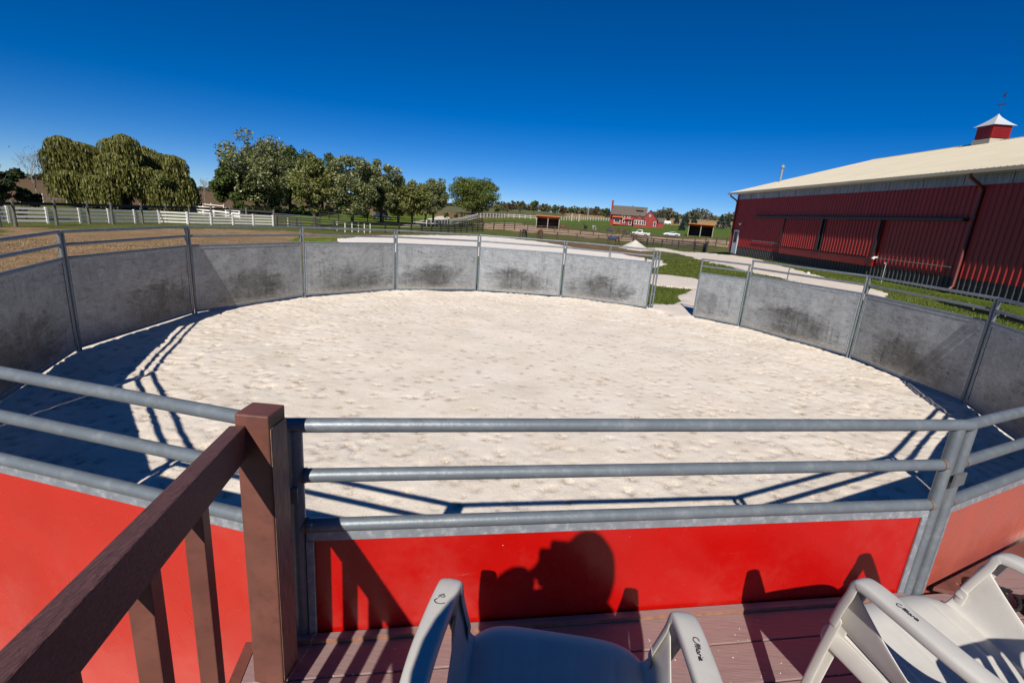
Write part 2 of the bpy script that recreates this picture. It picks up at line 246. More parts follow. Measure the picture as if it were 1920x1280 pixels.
def inner_sheet_material():
    """galvanised sheet with dark hoof and rub scuffs low in the middle of the panel, curved scratches, pale streaks"""
    m = bpy.data.materials.new('scuffed_galvanised_sheet'); m.use_nodes = True; nt = m.node_tree; N = nt.nodes; L = nt.links
    P = N['Principled BSDF']; P.inputs['Metallic'].default_value = .25; P.inputs['Roughness'].default_value = .5
    tc = N.new('ShaderNodeTexCoord'); oi = N.new('ShaderNodeObjectInfo')
    off = N.new('ShaderNodeVectorMath'); off.operation = 'MULTIPLY_ADD'
    cb = N.new('ShaderNodeCombineXYZ'); L.new(oi.outputs['Random'], cb.inputs[0]); L.new(oi.outputs['Random'], cb.inputs[1])
    L.new(cb.outputs[0], off.inputs[0]); off.inputs[1].default_value = (37, 91, 0); L.new(tc.outputs['Object'], off.inputs[2])
    def noise(s, d=6, r=.6, dist=0, st=None):
        n = N.new('ShaderNodeTexNoise'); n.inputs['Scale'].default_value = s; n.inputs['Detail'].default_value = d; n.inputs['Roughness'].default_value = r; n.inputs['Distortion'].default_value = dist
        v = off.outputs[0]
        if st:
            mp = N.new('ShaderNodeMapping'); mp.inputs['Scale'].default_value = st; mp.inputs['Rotation'].default_value = (0, .6, 0); L.new(v, mp.inputs[0]); v = mp.outputs[0]
        L.new(v, n.inputs['Vector']); return n.outputs[0]
    def rng(x, lo, hi, o0=0., o1=1.):
        q = N.new('ShaderNodeMapRange'); q.inputs[1].default_value = lo; q.inputs[2].default_value = hi; q.inputs[3].default_value = o0; q.inputs[4].default_value = o1; L.new(x, q.inputs[0]); return q.outputs[0]
    def mth(op, a, b):
        q = N.new('ShaderNodeMath'); q.operation = op; q.use_clamp = (op == 'ADD')
        for i, v in enumerate((a, b)):
            if isinstance(v, float): q.inputs[i].default_value = v
            else: L.new(v, q.inputs[i])
        return q.outputs[0]
    sp = N.new('ShaderNodeSeparateXYZ'); L.new(tc.outputs['Object'], sp.inputs[0])
    # scuffed patch: ellipse centred low in the panel (x about 1.35, z about .33), torn by noise
    dx = rng(mth('ABSOLUTE', mth('SUBTRACT', sp.outputs[0], rng(oi.outputs['Random'], 0, 1, .85, 1.65)), 0.), 0, 1.15, 0, 1); dz = rng(mth('ABSOLUTE', mth('SUBTRACT', sp.outputs[2], .30), 0.), 0, .48, 0, 1)
    d2 = mth('ADD', mth('MULTIPLY', dx, dx), mth('MULTIPLY', dz, dz)); hatch = noise(6, 8, .8, .8, (.6, 1, 2.6))
    e = mth('SUBTRACT', mth('ADD', mth('MULTIPLY', noise(2.0, 10, .8, .8), .5), mth('MULTIPLY', hatch, .5)), mth('MULTIPLY', d2, .19))
    scuff = mth('MULTIPLY', rng(e, .31, .46, 0, .85), rng(noise(.9), .38, .58, .3, 1.))
    rubs = rng(noise(9, 6, .75, 1.2, (1, 1, 3.5)), .53, .66, 0, .75)
    scr = rng(noise(7, 2, .5, 2.5, (.4, 1, 5)), .498, .506, 0, 1); scr2 = rng(noise(7, 2, .5, 2.5, (.4, 1, 5)), .506, .514, 1, 0)
    line = mth('MULTIPLY', mth('MULTIPLY', scr, scr2), rng(noise(1.4), .5, .6, 0, .8))
    runs = mth('MULTIPLY', rng(noise(5, 6, .7, .2, (3.2, 1, .22)), .54, .70, 0, .5), rng(noise(1.7), .40, .60, 0, 1.))
    mud = mth('MULTIPLY', rng(mth('ADD', sp.outputs[2], mth('MULTIPLY', noise(7, 8, .8), .22)), .14, .30, 1, 0), .75)
    mott = rng(noise(4, 10, .78), .3, .7, .68, 1.25)
    c1 = N.new('ShaderNodeMix'); c1.data_type = 'RGBA'; c1.inputs['A'].default_value = (.31,.325,.335,1); c1.inputs['B'].default_value = (.062,.060,.058,1)
    L.new(mth('ADD', scuff, mth('ADD', mth('ADD', mth('MULTIPLY', rubs, .8), runs), line)), c1.inputs['Factor'])
    c2 = N.new('ShaderNodeMix'); c2.data_type = 'RGBA'; cm = N.new('ShaderNodeMix'); cm.data_type = 'RGBA'; cm.inputs['B'].default_value = (.40,.35,.28,1); L.new(mud, cm.inputs['Factor']); L.new(c1.outputs['Result'], cm.inputs['A']); L.new(cm.outputs['Result'], c2.inputs['A']); c2.inputs['B'].default_value = (.42,.42,.38,1); L.new(rng(noise(16, 5, .8, 1.5, (3, 1, .7)), .67, .72, 0, .7), c2.inputs['Factor'])
    sc = N.new('ShaderNodeVectorMath'); sc.operation = 'SCALE'; L.new(c2.outputs['Result'], sc.inputs[0]); L.new(mott, sc.inputs['Scale']); L.new(sc.outputs[0], P.inputs['Base Color'])
    bp = N.new('ShaderNodeBump'); bp.inputs['Strength'].default_value = .25; bp.inputs['Distance'].default_value = .02; L.new(noise(4, 4), bp.inputs['Height']); L.new(bp.outputs[0], P.inputs['Normal'])
    return m
M['inner'] = inner_sheet_material()

# ------------------------------------------------------------------ mesh builder and object helpers
def lk(o): COL.objects.link(o); return o
def props(o, label=None, cat=None, group=None, kind=None):
    if label: o['label'] = label
    if cat: o['category'] = cat
    if group: o['group'] = group
    if kind: o['kind'] = kind
    return o
def thing(name, label, cat, loc=(0,0,0), rz=0., group=None):
    o = lk(bpy.data.objects.new(name, None)); o.empty_display_size = .2; o.location = loc; o.rotation_euler = (0,0,rz)
    return props(o, label, cat, group)
class MB:
    def __init__(s): s.v = []; s.f = []
    def add(s, vs, fs):
        k = len(s.v); s.v += [tuple(v) for v in vs]; s.f += [tuple(i+k for i in f) for f in fs]; return s
    def box(s, c, size, rz=0., bev=0., M4=None):
        hx, hy, hz = (q/2 for q in size); ca, sa = math.cos(rz), math.sin(rz)
        if bev:
            b = bev; out = []
            # chamfered box: three rings per corner
            bm = bmesh.new(); bmesh.ops.create_cube(bm, size=1)
            for v in bm.verts: v.co = Vector((v.co.x*size[0], v.co.y*size[1], v.co.z*size[2]))
            bmesh.ops.bevel(bm, geom=bm.edges[:], offset=b, segments=2, profile=.5, affect='EDGES')
            bm.verts.index_update(); vs = [v.co.copy() for v in bm.verts]; fs = [[v.index for v in f.verts] for f in bm.faces]; bm.free()
        else:
            vs = [Vector((x,y,z)) for x in (-hx,hx) for y in (-hy,hy) for z in (-hz,hz)]
            fs = [(0,1,3,2),(4,6,7,5),(0,4,5,1),(2,3,7,6),(0,2,6,4),(1,5,7,3)]
        vs = [Vector((c[0]+v.x*ca-v.y*sa, c[1]+v.x*sa+v.y*ca, c[2]+v.z)) for v in vs]
        if M4 is not None: vs = [M4 @ v for v in vs]
        return s.add(vs, fs)
    def beam(s, p0, p1, w, h, up=(0,0,1), bev=0.):
        """rectangular bar from p0 to p1"""
        p0 = Vector(p0); p1 = Vector(p1); d = (p1-p0); Ln = d.length; x = d.normalized(); y = Vector(up).cross(x).normalized(); z = x.cross(y)
        m4 = Matrix((x, y, z)).transposed().to_4x4(); m4.translation = (p0+p1)/2
        return s.box((0,0,0), (Ln, w, h), 0, bev, m4)
    def tube(s, pts, r, n=10, cap=True, closed=False):
        pts = [Vector(p) for p in pts]; N_ = len(pts); rs = r if isinstance(r, (list, tuple)) else [r]*N_
        k = len(s.v); prev = None
        for i, p in enumerate(pts):
            t = (pts[min(i+1,N_-1)]-pts[max(i-1,0)])
            if closed: t = pts[(i+1)%N_]-pts[i-1]
            t.normalize()
            if prev is None: a = t.orthogonal().normalized()
            else: a = (prev - t*prev.dot(t)).normalized()
            prev = a; b = t.cross(a)
            for j in range(n):
                q = 2*math.pi*j/n; s.v.append(tuple(p+(a*math.cos(q)+b*math.sin(q))*rs[i]))
        for i in range(N_-1 if not closed else N_):
            i2 = (i+1) % N_
            for j in range(n): s.f.append((k+i*n+j, k+i*n+(j+1)%n, k+i2*n+(j+1)%n, k+i2*n+j))
        if cap and not closed: s.f.append(tuple(k+j for j in range(n))[::-1]); s.f.append(tuple(k+(N_-1)*n+j for j in range(n)))
        return s
    def prism(s, poly, z0, z1):
        n = len(poly); return s.add([(x,y,z0) for x,y in poly]+[(x,y,z1) for x,y in poly], [tuple(range(n))[::-1], tuple(range(n,2*n))]+[(i,(i+1)%n,n+(i+1)%n,n+i) for i in range(n)])
    def extr(s, prof, y0, y1, f):
        """profile (a,b) extruded along third axis: f(a,b,t)->xyz"""
        n = len(prof); return s.add([f(a,b,y0) for a,b in prof]+[f(a,b,y1) for a,b in prof], [tuple(range(n))[::-1], tuple(range(n,2*n))]+[(i,(i+1)%n,n+(i+1)%n,n+i) for i in range(n)])
    def grid(s, P, flip=False):
        """P: rows of points"""
        k = len(s.v); nr, nc = len(P), len(P[0])
        for row in P: s.v += [tuple(p) for p in row]
        for i in range(nr-1):
            for j in range(nc-1):
                f = (k+i*nc+j, k+i*nc+j+1, k+(i+1)*nc+j+1, k+(i+1)*nc+j); s.f.append(f[::-1] if flip else f)
        return s
    def build(s, name, m, parent=None, smooth=None, local=False, loc=None):
        me = bpy.data.meshes.new(name); vs = s.v
        if parent is not None and not local:
            o_ = Vector(parent.location); q_ = parent.parent
            while q_ is not None: o_ = o_ + Vector(q_.location); q_ = q_.parent
        if parent is not None and not local: vs = [(x-o_[0], y-o_[1], z-o_[2]) for x,y,z in vs]
        if loc is not None: vs = [(x-loc[0], y-loc[1], z-loc[2]) for x,y,z in vs]
        me.from_pydata(vs, [], s.f); me.validate()
        bm = bmesh.new(); bm.from_mesh(me); bmesh.ops.recalc_face_normals(bm, faces=bm.faces[:]); bm.to_mesh(me); bm.free()
        me.materials.append(m); o = lk(bpy.data.objects.new(name, me))
        if loc is not None: o.location = loc
        if parent is not None: o.parent = parent
        if smooth: shade(me, smooth)
        return o
def shade(me, deg):
    me.polygons.foreach_set('use_smooth', [True]*len(me.polygons))
    bm = bmesh.new(); bm.from_mesh(me)
    for e in bm.edges:
        if len(e.link_faces) == 2 and e.calc_face_angle(0) > math.radians(deg): e.smooth = False
    bm.to_mesh(me); bm.free()
def fast_mesh(name, V, Fq, m, parent=None, smooth=False):
    me = bpy.data.meshes.new(name); V = np.asarray(V, dtype=np.float32); Fq = np.asarray(Fq, dtype=np.int32); k = Fq.shape[1]
    me.vertices.add(len(V)); me.vertices.foreach_set('co', V.ravel()); me.loops.add(Fq.size); me.loops.foreach_set('vertex_index', Fq.ravel())
    me.polygons.add(len(Fq)); me.polygons.foreach_set('loop_start', np.arange(0, Fq.size, k, dtype=np.int32)); me.polygons.foreach_set('loop_total', np.full(len(Fq), k, dtype=np.int32))
    me.polygons.foreach_set('use_smooth', np.full(len(Fq), smooth)); me.update(calc_edges=True); me.materials.append(m)
    o = lk(bpy.data.objects.new(name, me))
    if parent is not None: o.parent = parent
    return o
def copy_tree(o, parent=None):
    c = lk(o.copy()); c.parent = parent
    for ch in list(o.children): copy_tree(ch, c)
    return c
def vnoise(x, y, scale, seed):
    rg = np.random.default_rng(seed); T = rg.random((256, 256)); u = x*scale+1000.; v = y*scale+1000.
    iu = np.floor(u).astype(int); iv = np.floor(v).astype(int); fu = u-iu; fv = v-iv; fu = fu*fu*(3-2*fu); fv = fv*fv*(3-2*fv)
    a = T[iu % 256, iv % 256]; b = T[(iu+1) % 256, iv % 256]; c = T[iu % 256, (iv+1) % 256]; d = T[(iu+1) % 256, (iv+1) % 256]
    return (a*(1-fu)+b*fu)*(1-fv)+(c*(1-fu)+d*fu)*fv
def inpoly(x, y, poly):
    r = np.zeros(np.shape(x), bool); n = len(poly)
    for i in range(n):
        x1, y1 = poly[i]; x2, y2 = poly[(i+1) % n]
        if y1 == y2: continue
        c = ((y1 > y) != (y2 > y)) & (x < (x2-x1)*(y-y1)/(y2-y1)+x1); r ^= c
    return r
def skinned(name, pts, edges, m, parent=None, sub=2, root=0):
    """one continuous body grown from a skeleton; pts: (x,y,z,radius or (rx,ry))"""
    me = bpy.data.meshes.new(name); me.from_pydata([p[:3] for p in pts], edges, []); o = lk(bpy.data.objects.new(name, me)); me.materials.append(m)
    sm = o.modifiers.new('skin', 'SKIN'); sm.use_smooth_shade = True
    for i, p in enumerate(pts):
        r = p[3] if isinstance(p[3], tuple) else (p[3], p[3]); me.skin_vertices[0].data[i].radius = r; me.skin_vertices[0].data[i].use_root = (i == root)
    sd = o.modifiers.new('sub', 'SUBSURF'); sd.levels = sub; sd.render_levels = sub
    if parent is not None: o.parent = parent
    return o

# ------------------------------------------------------------------ the ground
Z = LAY
def ground_sheet():
    az = np.concatenate([np.arange(-180,-60,3.), np.arange(-60,60,.25), np.arange(60,180,3.)]); nr = 420
    rr = 1.0*(900/1.0)**(np.arange(nr)/(nr-1)); A, Rr = np.meshgrid(np.radians(az), rr, indexing='ij')
    X = Rr*np.sin(A); Y = Rr*np.cos(A); H = TH(X, Y)-.04
    far = Rr > 430; H = np.where(far, H-(Rr-430)*.02, H)
    H += (vnoise(X, Y, .7, 1)-.5)*.03*np.clip(Rr/20, .3, 1)
    dpen = np.hypot(X-.345, Y-7.63); H = np.where(dpen < 6.9, H-.05, H)
    na = len(az); V = np.stack([X, Y, H], -1).reshape(-1, 3); V = np.vstack([V, [[0, 0, -.04]]])
    i = np.arange(na)[:,None]; j = np.arange(nr-1)[None,:]; i2 = (i+1) % na
    Fq = np.stack([i*nr+j, i*nr+j+1, i2*nr+j+1, i2*nr+j], -1).reshape(-1, 4)
    o = fast_mesh('ground', V, Fq, M['ground'], smooth=True)
    x, y = V[:,0], V[:,1]; jx = x+(vnoise(x,y,.5,5)-.5)*3.*np.clip(np.hypot(x,y)/40,.25,2); jy = y+(vnoise(x,y,.5,6)-.5)*3.*np.clip(np.hypot(x,y)/40,.25,2)
    r = np.hypot(x, y); a = np.degrees(np.arctan2(x, y))
    C = np.tile(np.array([.105,.115,.03]), (len(x), 1))                   # rough paddock
    green = np.array([.08,.12,.016]); straw = np.array([.29,.185,.10]); brown = np.array([.17,.105,.06]); lawn = np.array([.13,.19,.018]); tan = np.array([.42,.29,.20])
    def setp(mask, c): C[mask] = c
    setp(r > 170, (.16,.12,.05)); setp((r > 260) & (a > 5), (.36,.22,.10)); setp((r > 150) & (a < 5), (.20,.12,.065))
    setp((r > 110) & (a < -25), (.15,.085,.045)); setp((r > 230) & (a > -12) & (a < 5), (.13,.13,.06))
    setp((r < 40) & (a < -12), green*.9+straw*.1); setp((r < 60) & (a > 0), green)
    for nme, c in (('z_lefthill', brown*.9), ('z_lawn', lawn), ('z_slope', (.085,.135,.02)), ('z_track', tan), ('z_brown', brown), ('z_straw', straw), ('z_greenpatch', lawn*.9), ('z_gatebrown', green*.5+brown*.5), ('z_hay', (.42,.27,.12))):
        setp(inpoly(jx, jy, Z[nme]), c)
    setp((r < 16) & (a < -15) & (np.hypot(x-.345, y-7.63) > 6.4), straw)
    setp((r < 6) & (y < 4.5), (.22,.18,.13))
    at = o.data.color_attributes.new('Col', 'FLOAT_COLOR', 'POINT'); at.data.foreach_set('color', np.hstack([C, np.ones((len(C),1))]).astype(np.float32).ravel())
    props(o, 'grass and dry straw farmland rising to the horizon', 'ground', kind='structure'); return o
def ground_material():
    m = bpy.data.materials.new('grass_and_straw_ground'); m.use_nodes = True; nt = m.node_tree; N = nt.nodes; L = nt.links
    P = N['Principled BSDF']; P.inputs['Roughness'].default_value = .95; P.inputs['Specular IOR Level'].default_value = .1
    tc = N.new('ShaderNodeTexCoord'); at = N.new('ShaderNodeAttribute'); at.attribute_name = 'Col'
    def noise(s, d=8, r=.65, st=None):
        n = N.new('ShaderNodeTexNoise'); n.inputs['Scale'].default_value = s; n.inputs['Detail'].default_value = d; n.inputs['Roughness'].default_value = r; L.new(tc.outputs['Object'], n.inputs['Vector']); return n.outputs[0]
    def rng(x, lo, hi, o0=0., o1=1.):
        q = N.new('ShaderNodeMapRange'); q.inputs[1].default_value = lo; q.inputs[2].default_value = hi; q.inputs[3].default_value = o0; q.inputs[4].default_value = o1; L.new(x, q.inputs[0]); return q.outputs[0]
    a = N.new('ShaderNodeVectorMath'); a.operation = 'SCALE'; L.new(at.outputs['Color'], a.inputs[0]); L.new(rng(noise(.35), .3, .7, .72, 1.28), a.inputs['Scale'])
    b = N.new('ShaderNodeVectorMath'); b.operation = 'SCALE'; L.new(a.outputs[0], b.inputs[0]); L.new(rng(noise(5), .3, .7, .6, 1.4), b.inputs['Scale'])
    mx = N.new('ShaderNodeMix'); mx.data_type = 'RGBA'; L.new(b.outputs[0], mx.inputs['A']); mx.inputs['B'].default_value = (.13,.14,.025,1); L.new(rng(noise(.9, 8, .7), .52, .66, 0, .55), mx.inputs['Factor'])
    m2 = N.new('ShaderNodeMix'); m2.data_type = 'RGBA'; L.new(mx.outputs['Result'], m2.inputs['A']); m2.inputs['B'].default_value = (.34,.22,.10,1); L.new(rng(noise(2.1, 8, .75), .58, .72, 0, .45), m2.inputs['Factor'])
    L.new(m2.outputs['Result'], P.inputs['Base Color'])
    bp = N.new('ShaderNodeBump'); bp.inputs['Strength'].default_value = .8; bp.inputs['Distance'].default_value = .05; L.new(noise(9, 6, .8), bp.inputs['Height']); L.new(bp.outputs[0], P.inputs['Normal'])
    return m
M['ground'] = ground_material()
ground_sheet()
PEN = (.345, 7.63)
def pen_sand():
    st = .03; g = np.arange(-7.2, 7.2, st); n = len(g); X, Y = np.meshgrid(g+PEN[0], g+PEN[1], indexing='ij'); D = np.hypot(X-PEN[0], Y-PEN[1])
    edge = sst(D, 1.5, 5.5)
    H = (vnoise(X,Y,1.1,11)-.5)*.04+(vnoise(X,Y,3.2,12)-.5)*(.005+.014*edge)+(vnoise(X,Y,8,13)-.5)*(.002+.008*edge)+(vnoise(X,Y,19,14)-.5)*.005
    H += .04*sst(D, 6.0, 6.5)*(vnoise(X,Y,1.6,15)-.25)
    dim = np.zeros_like(H); rg = np.random.default_rng(3)
    for k in range(7000):                                              # hoof prints, denser towards the rail
        rad = 6.5*math.sqrt(rg.random()); 
        if rg.random() > .35+.65*min(1, (rad/4.5)**2): continue
        t = rg.random()*6.283; cx, cy = rad*math.cos(t), rad*math.sin(t); s_ = rg.uniform(.022,.046); asp = rg.uniform(.7,1.3); dep = rg.uniform(.007,.022)*(.45+.55*min(1, rad/4))
        i0 = max(0, int((cx-.3+7.2)/st)); i1 = min(n, int((cx+.3+7.2)/st)+1); j0 = max(0, int((cy-.3+7.2)/st)); j1 = min(n, int((cy+.3+7.2)/st)+1)
        xx = (g[i0:i1]-cx)[:,None]; yy = (g[j0:j1]-cy)[None,:]; ph = rg.random()*3.14; u = xx*math.cos(ph)+yy*math.sin(ph); v = (-xx*math.sin(ph)+yy*math.cos(ph))*asp
        q = (u*u+v*v)/(s_*s_); H[i0:i1,j0:j1] += -dep*np.exp(-q)+dep*.12*np.exp(-(np.sqrt(q)-1.75)**2*3); dim[i0:i1,j0:j1] = np.maximum(dim[i0:i1,j0:j1], np.exp(-q*1.1)*rg.uniform(.2,1))
    rimr = 6.85+(vnoise(X,Y,1.3,16)-.5)*.5
    keep = D < rimr; H = np.where(D > rimr-.15, H-.12*np.clip((D-rimr+.15)/.15, 0, 1), H)
    V = np.stack([X,Y,H],-1).reshape(-1,3); idx = np.arange(n*n).reshape(n,n)
    Fq = np.stack([idx[:-1,:-1], idx[1:,:-1], idx[1:,1:], idx[:-1,1:]], -1)[keep[:-1,:-1]].reshape(-1,4)
    used = np.unique(Fq); mp = np.full(n*n, -1); mp[used] = np.arange(len(used))
    o = fast_mesh('pen_sand', V[used], mp[Fq], M['sand'], smooth=True)
    at = o.data.attributes.new('dimple', 'FLOAT', 'POINT'); at.data.foreach_set('value', dim.reshape(-1)[used].astype(np.float32))
    props(o, 'pale trampled sand floor of the round pen pocked with hoof prints', 'sand', kind='structure')
pen_sand()
def patch(name, poly, m, dz, cell, jit, label, cat, lump=0.):
    pts = []; n = len(poly)
    for i in range(n):                                                 # rounded, ragged outline
        p0, p1, p2, p3 = (np.array(poly[(i+k-1) % n]) for k in range(4)); Ln = np.hypot(*(p2-p1)); ns = max(2, int(Ln/cell*1.6))
        for t in np.arange(ns)/ns: pts.append(.5*((2*p1)+(-p0+p2)*t+(2*p0-5*p1+4*p2-p3)*t*t+(-p0+3*p1-3*p2+p3)*t**3))
    P = np.array(pts); P += np.stack([vnoise(P[:,0],P[:,1],1.1/cell*.3,21)-.5, vnoise(P[:,0],P[:,1],1.1/cell*.3,22)-.5],-1)*jit; nb = len(P)
    x0,y0 = P.min(0); x1,y1 = P.max(0); gx, gy = np.meshgrid(np.arange(x0,x1,cell), np.arange(y0,y1,cell)); gx = gx.ravel()+RNG.uniform(-.2,.2,gx.size)*cell; gy = gy.ravel()+RNG.uniform(-.2,.2,gy.size)*cell
    k = inpoly(gx, gy, [tuple(q) for q in P]); allp = [Vector(q) for q in P]+[Vector(q) for q in np.stack([gx[k],gy[k]],-1)]
    r = delaunay_2d_cdt(allp, [(i,(i+1)%nb) for i in range(nb)], [], 1, 1e-4)
    vs = np.array([tuple(v) for v in r[0]]); H = TH(vs[:,0], vs[:,1])+dz
    if lump: H += (vnoise(vs[:,0],vs[:,1],1.5,31)-.3)*lump
    H[:nb] -= dz+.03
    o = fast_mesh(name, np.column_stack([vs, H]), [f for f in r[2] if len(f) == 3], m, smooth=True)
    props(o, label, cat, kind='structure'); return o
patch('arena_sand', Z['arena'], M['sand2'], .03, .8, .8, 'white sand riding arena beyond the far side of the round pen', 'sand', .05)
patch('path', Z['path']+Z['path2'], M['gravel'], .02, .45, .5, 'pale gravel path running past the barn towards the paddocks', 'path', .03)
patch('gravel_strip', Z['strip'], M['gravel'], .02, .2, .35, 'short strip of pale gravel crossing the grass at the pen opening', 'path', .02)
patch('gate_sand', [(3.7,12.2),(4.3,11.7),(5.2,13.0),(6.6,14.9),(7.2,17.4),(6.4,17.9),(5.6,16.2),(4.6,14.2),(3.6,13.4)], M['gravel'], .03, .2, .3, 'sandy apron outside the gap in the round pen', 'path', .02)
patch('driveway', Z['drive'], M['gravel'], .05, 2., 1., 'pale driveway curving between the trees', 'road')
# ------------------------------------------------------------------ the round pen
J = dict(a=(-5.771,6.145),b=(-5.826,8.617),c=(-4.842,10.961),d=(-3.192,12.738),e=(-1.117,13.722),f=(1.283,13.783),g=(3.557,12.937),h=(4.492,12.169),i=(5.349,11.348),j=(6.499,9.122),k=(6.597,6.709),R=(1.707,1.699),L=(-.640,1.276),p1=(-3.0,1.79),p2=(-4.64,3.55),q1=(5.68,4.43),q2=(3.80,2.76))
ZT, ZM, ZS, TR = 1.554, 1.392, 1.222, .0212
def panel(A, B, label, name='fence_panel', group='steel panels of the round pen', dz=0., outer='red_sheet', stub=None, cat='fence panel', ext=(0,0)):
    A = Vector(J[A]).to_3d(); B = Vector(J[B]).to_3d(); D = (B-A).length; rz = math.atan2(B.y-A.y, B.x-A.x)
    t = thing(name, label, cat, A, rz, group)
    ZT_, ZM_, ZS_ = ZT+dz, ZM+dz, ZS+dz; g = M['galv']; e0, e1 = .012-ext[0], D-.012+ext[1]; x0, x1 = .034, D-.034
    MB().tube([(e0,0,ZT_),(e1,0,ZT_)], TR, 16).build('top_rail', g, t, 40, local=True)
    MB().tube([(x0,0,ZM_),(x1,0,ZM_)], TR, 14).build('middle_rail', g, t, 40, local=True)
    MB().tube([(x0,0,ZS_),(x1,0,ZS_)], TR, 14).build('lower_rail', g, t, 40, local=True)
    MB().tube([(x0,0,.040),(x1,0,.040)], TR*.8, 10).build('bottom_rail', g, t, 40, local=True)
    for x in (x0, x1):
        p = MB().tube([(x,0,-.04),(x,0,ZT_-.012)], TR, 14).build('end_post', g, t, 40, local=True)
        for z in (ZM_, ZS_): MB().tube([(x+(.02 if x < 1 else -.02),0,z),(x+(.0275 if x < 1 else -.0275),0,z)], TR*1.1, 12, cap=False).build('weld', M['rust'], p, 40, local=True)
    MB().box((D/2, .004, (ZS_-.02+.05)/2+.0), (D-.11, .003, ZS_-.02-.05)).build('sheet', M['inner'], t, local=True)
    MB().box((D/2, -.002, (ZS_-.02+.05)/2+.0), (D-.112, .003, ZS_-.022-.05)).build('painted_sheet', M[outer], t, local=True)
    s = MB()
    for y in (-.009, .0115):
        s.box((D/2,y,ZS_-.033),(D-.115,.006,.030)); s.box((D/2,y,.074),(D-.115,.006,.026))
        for x in (.068, D-.068): s.box((x,y,(ZS_-.05+.089)/2),(.024,.006,ZS_-.05-.089))
    s.build('sheet_frame', M['strip'], t, local=True)
    if stub:
        sb = MB()
        for x in stub: sb.tube([(x*D,0,ZS_),(x*D,0,ZT_)], TR*.55, 8)
        sb.build('short_upright', g, t, 40, local=True)
    MB().tube([(0,0,ZM_-.16),(0,0,ZM_-.03)], .011, 8).build('coupling_pin', M['galv_dark'], t, local=True)
    MB().box((0,-.028,ZM_-.05),(.085,.008,.05)).build('bracket', M['galv_dark'], t, local=True)
    return t
panel('L','R','red-backed steel pen panel straight ahead of the chairs, nearest the camera', ext=(0,.03))
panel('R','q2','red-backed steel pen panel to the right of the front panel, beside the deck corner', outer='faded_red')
panel('q2','q1','steel pen panel beyond the deck, second to the right of the front panel')
panel('q1','k','scuffed grey steel panel at the right edge of the photo')
panel('k','j','scuffed grey steel panel with a diagonal band of shade, right side of the pen')
panel('j','i','scuffed grey steel panel beside the small gate leaf on its right', stub=(.63,))
panel('i','h','short narrow steel gate leaf on the right of the pen opening', name='gate_leaf', dz=-.10, group='gate leaves of the round pen', cat='gate')
panel('g','f','pale grey steel panel ending at the left post of the pen opening', stub=(.49,.475))
panel('f','e','pale grey steel panel second to the left of the pen opening')
panel('e','d','dark-scuffed grey steel panel third to the left of the pen opening')
panel('d','c','grey steel panel at the far left in front of the row of trees')
panel('c','b','grey steel panel half crossed by a diagonal shadow below the willow')
panel('b','a','shaded dark grey steel panel with brown rub marks, left side of the pen')
panel('a','p2','shaded dark steel panel at the left edge of the photo')
panel('p2','p1','steel pen panel to the left beyond the stair handrail')
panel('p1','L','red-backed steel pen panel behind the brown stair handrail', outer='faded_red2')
# two spare end posts stand against the far post of the opening
gx, gy = J['g']
t = thing('gate_post', 'pair of grey steel uprights against the left side of the pen opening', 'gate post', (gx, gy, 0))
MB().tube([(gx+.05,gy-.02,-.05),(gx+.05,gy-.02,1.55)], .021, 12).build('upright', M['galv'], t, 40)
MB().tube([(gx+.115,gy-.045,-.05),(gx+.115,gy-.045,1.52)], .021, 12).build('upright', M['galv'], t, 40)
MB().box((gx+.08,gy-.03,1.38),(.10,.02,.03)).box((gx+.08,gy-.03,.4),(.10,.02,.03)).build('bracket', M['galv_dark'], t)

# ------------------------------------------------------------------ the deck
DZ = .812; Lp = Vector(J['L']).to_3d(); Rp = Vector(J['R']).to_3d(); Q2 = Vector(J['q2']).to_3d()
du = (Rp-Lp).normalized(); dn = Vector((-du.y, du.x, 0)); dang = math.atan2(du.y, du.x); PW = (Rp-Lp).length
def DP(u, n, z=DZ): p = Lp+du*u+dn*n; return Vector((p.x, p.y, z))
v2 = (Q2-Rp).normalized()
def uend(n, off=.075):                                               # where the board meets the line of the second panel
    q0 = Rp - Vector((-v2.y, v2.x, 0))*off; a = q0-Lp; au, an = a.dot(du), a.dot(dn); vu, vn = v2.dot(du), v2.dot(dn)
    return au+(n-an)/vn*vu
dk = thing('deck', 'mauve-brown board deck under the plastic chairs beside the pen', 'deck', (0,0,0))
U0_, n0, pitch = -.102, -.012, .149
for k in range(26):
    na, nb = n0-.0025-k*pitch, n0+.0025-(k+1)*pitch; ub = 4.9; ua = U0_
    m = MB(); pr = [(ua,nb),(ub,nb),(ub,na),(ua,na)]
    m.extr(pr, DZ-.03, DZ, lambda u,n,z: DP(u,n,z)); b = m.build('deck_board', M['deck'], dk, loc=None)
    md = b.modifiers.new('bev','BEVEL'); md.width = .003; md.segments = 2; md.limit_method = 'ANGLE'
# boards that run along the second panel, above n0
for k in range(14):
    nb, na = n0+.0025+k*pitch, n0-.0025+(k+1)*pitch
    m = MB(); u0a, u0b = uend(nb), uend(na)
    if u0a > 4.8: break
    u0b = min(u0b, 4.9); m.extr([(u0a,nb),(4.9,nb),(4.9,na),(u0b,na)], DZ-.03, DZ, lambda u,n,z: DP(u,n,z)); m.build('deck_board', M['deck'], dk)
m = MB(); m.extr([(U0_+.0,-.040),(PW-.06,-.040),(PW-.06,-.0135),(U0_+.0,-.0135)], DZ+.001, DZ+.016, lambda u,n,z: DP(u,n,z)); tb = m.build('edge_board', M['deck'], dk)
m = MB(); m.extr([(U0_+.0,-.0415),(PW-.06,-.0415),(PW-.06,-.0402),(U0_+.0,-.0402)], DZ+.002, DZ+.014, lambda u,n,z: DP(u,n,z)); m.build('worn_edge', M['deck_edge'], dk)
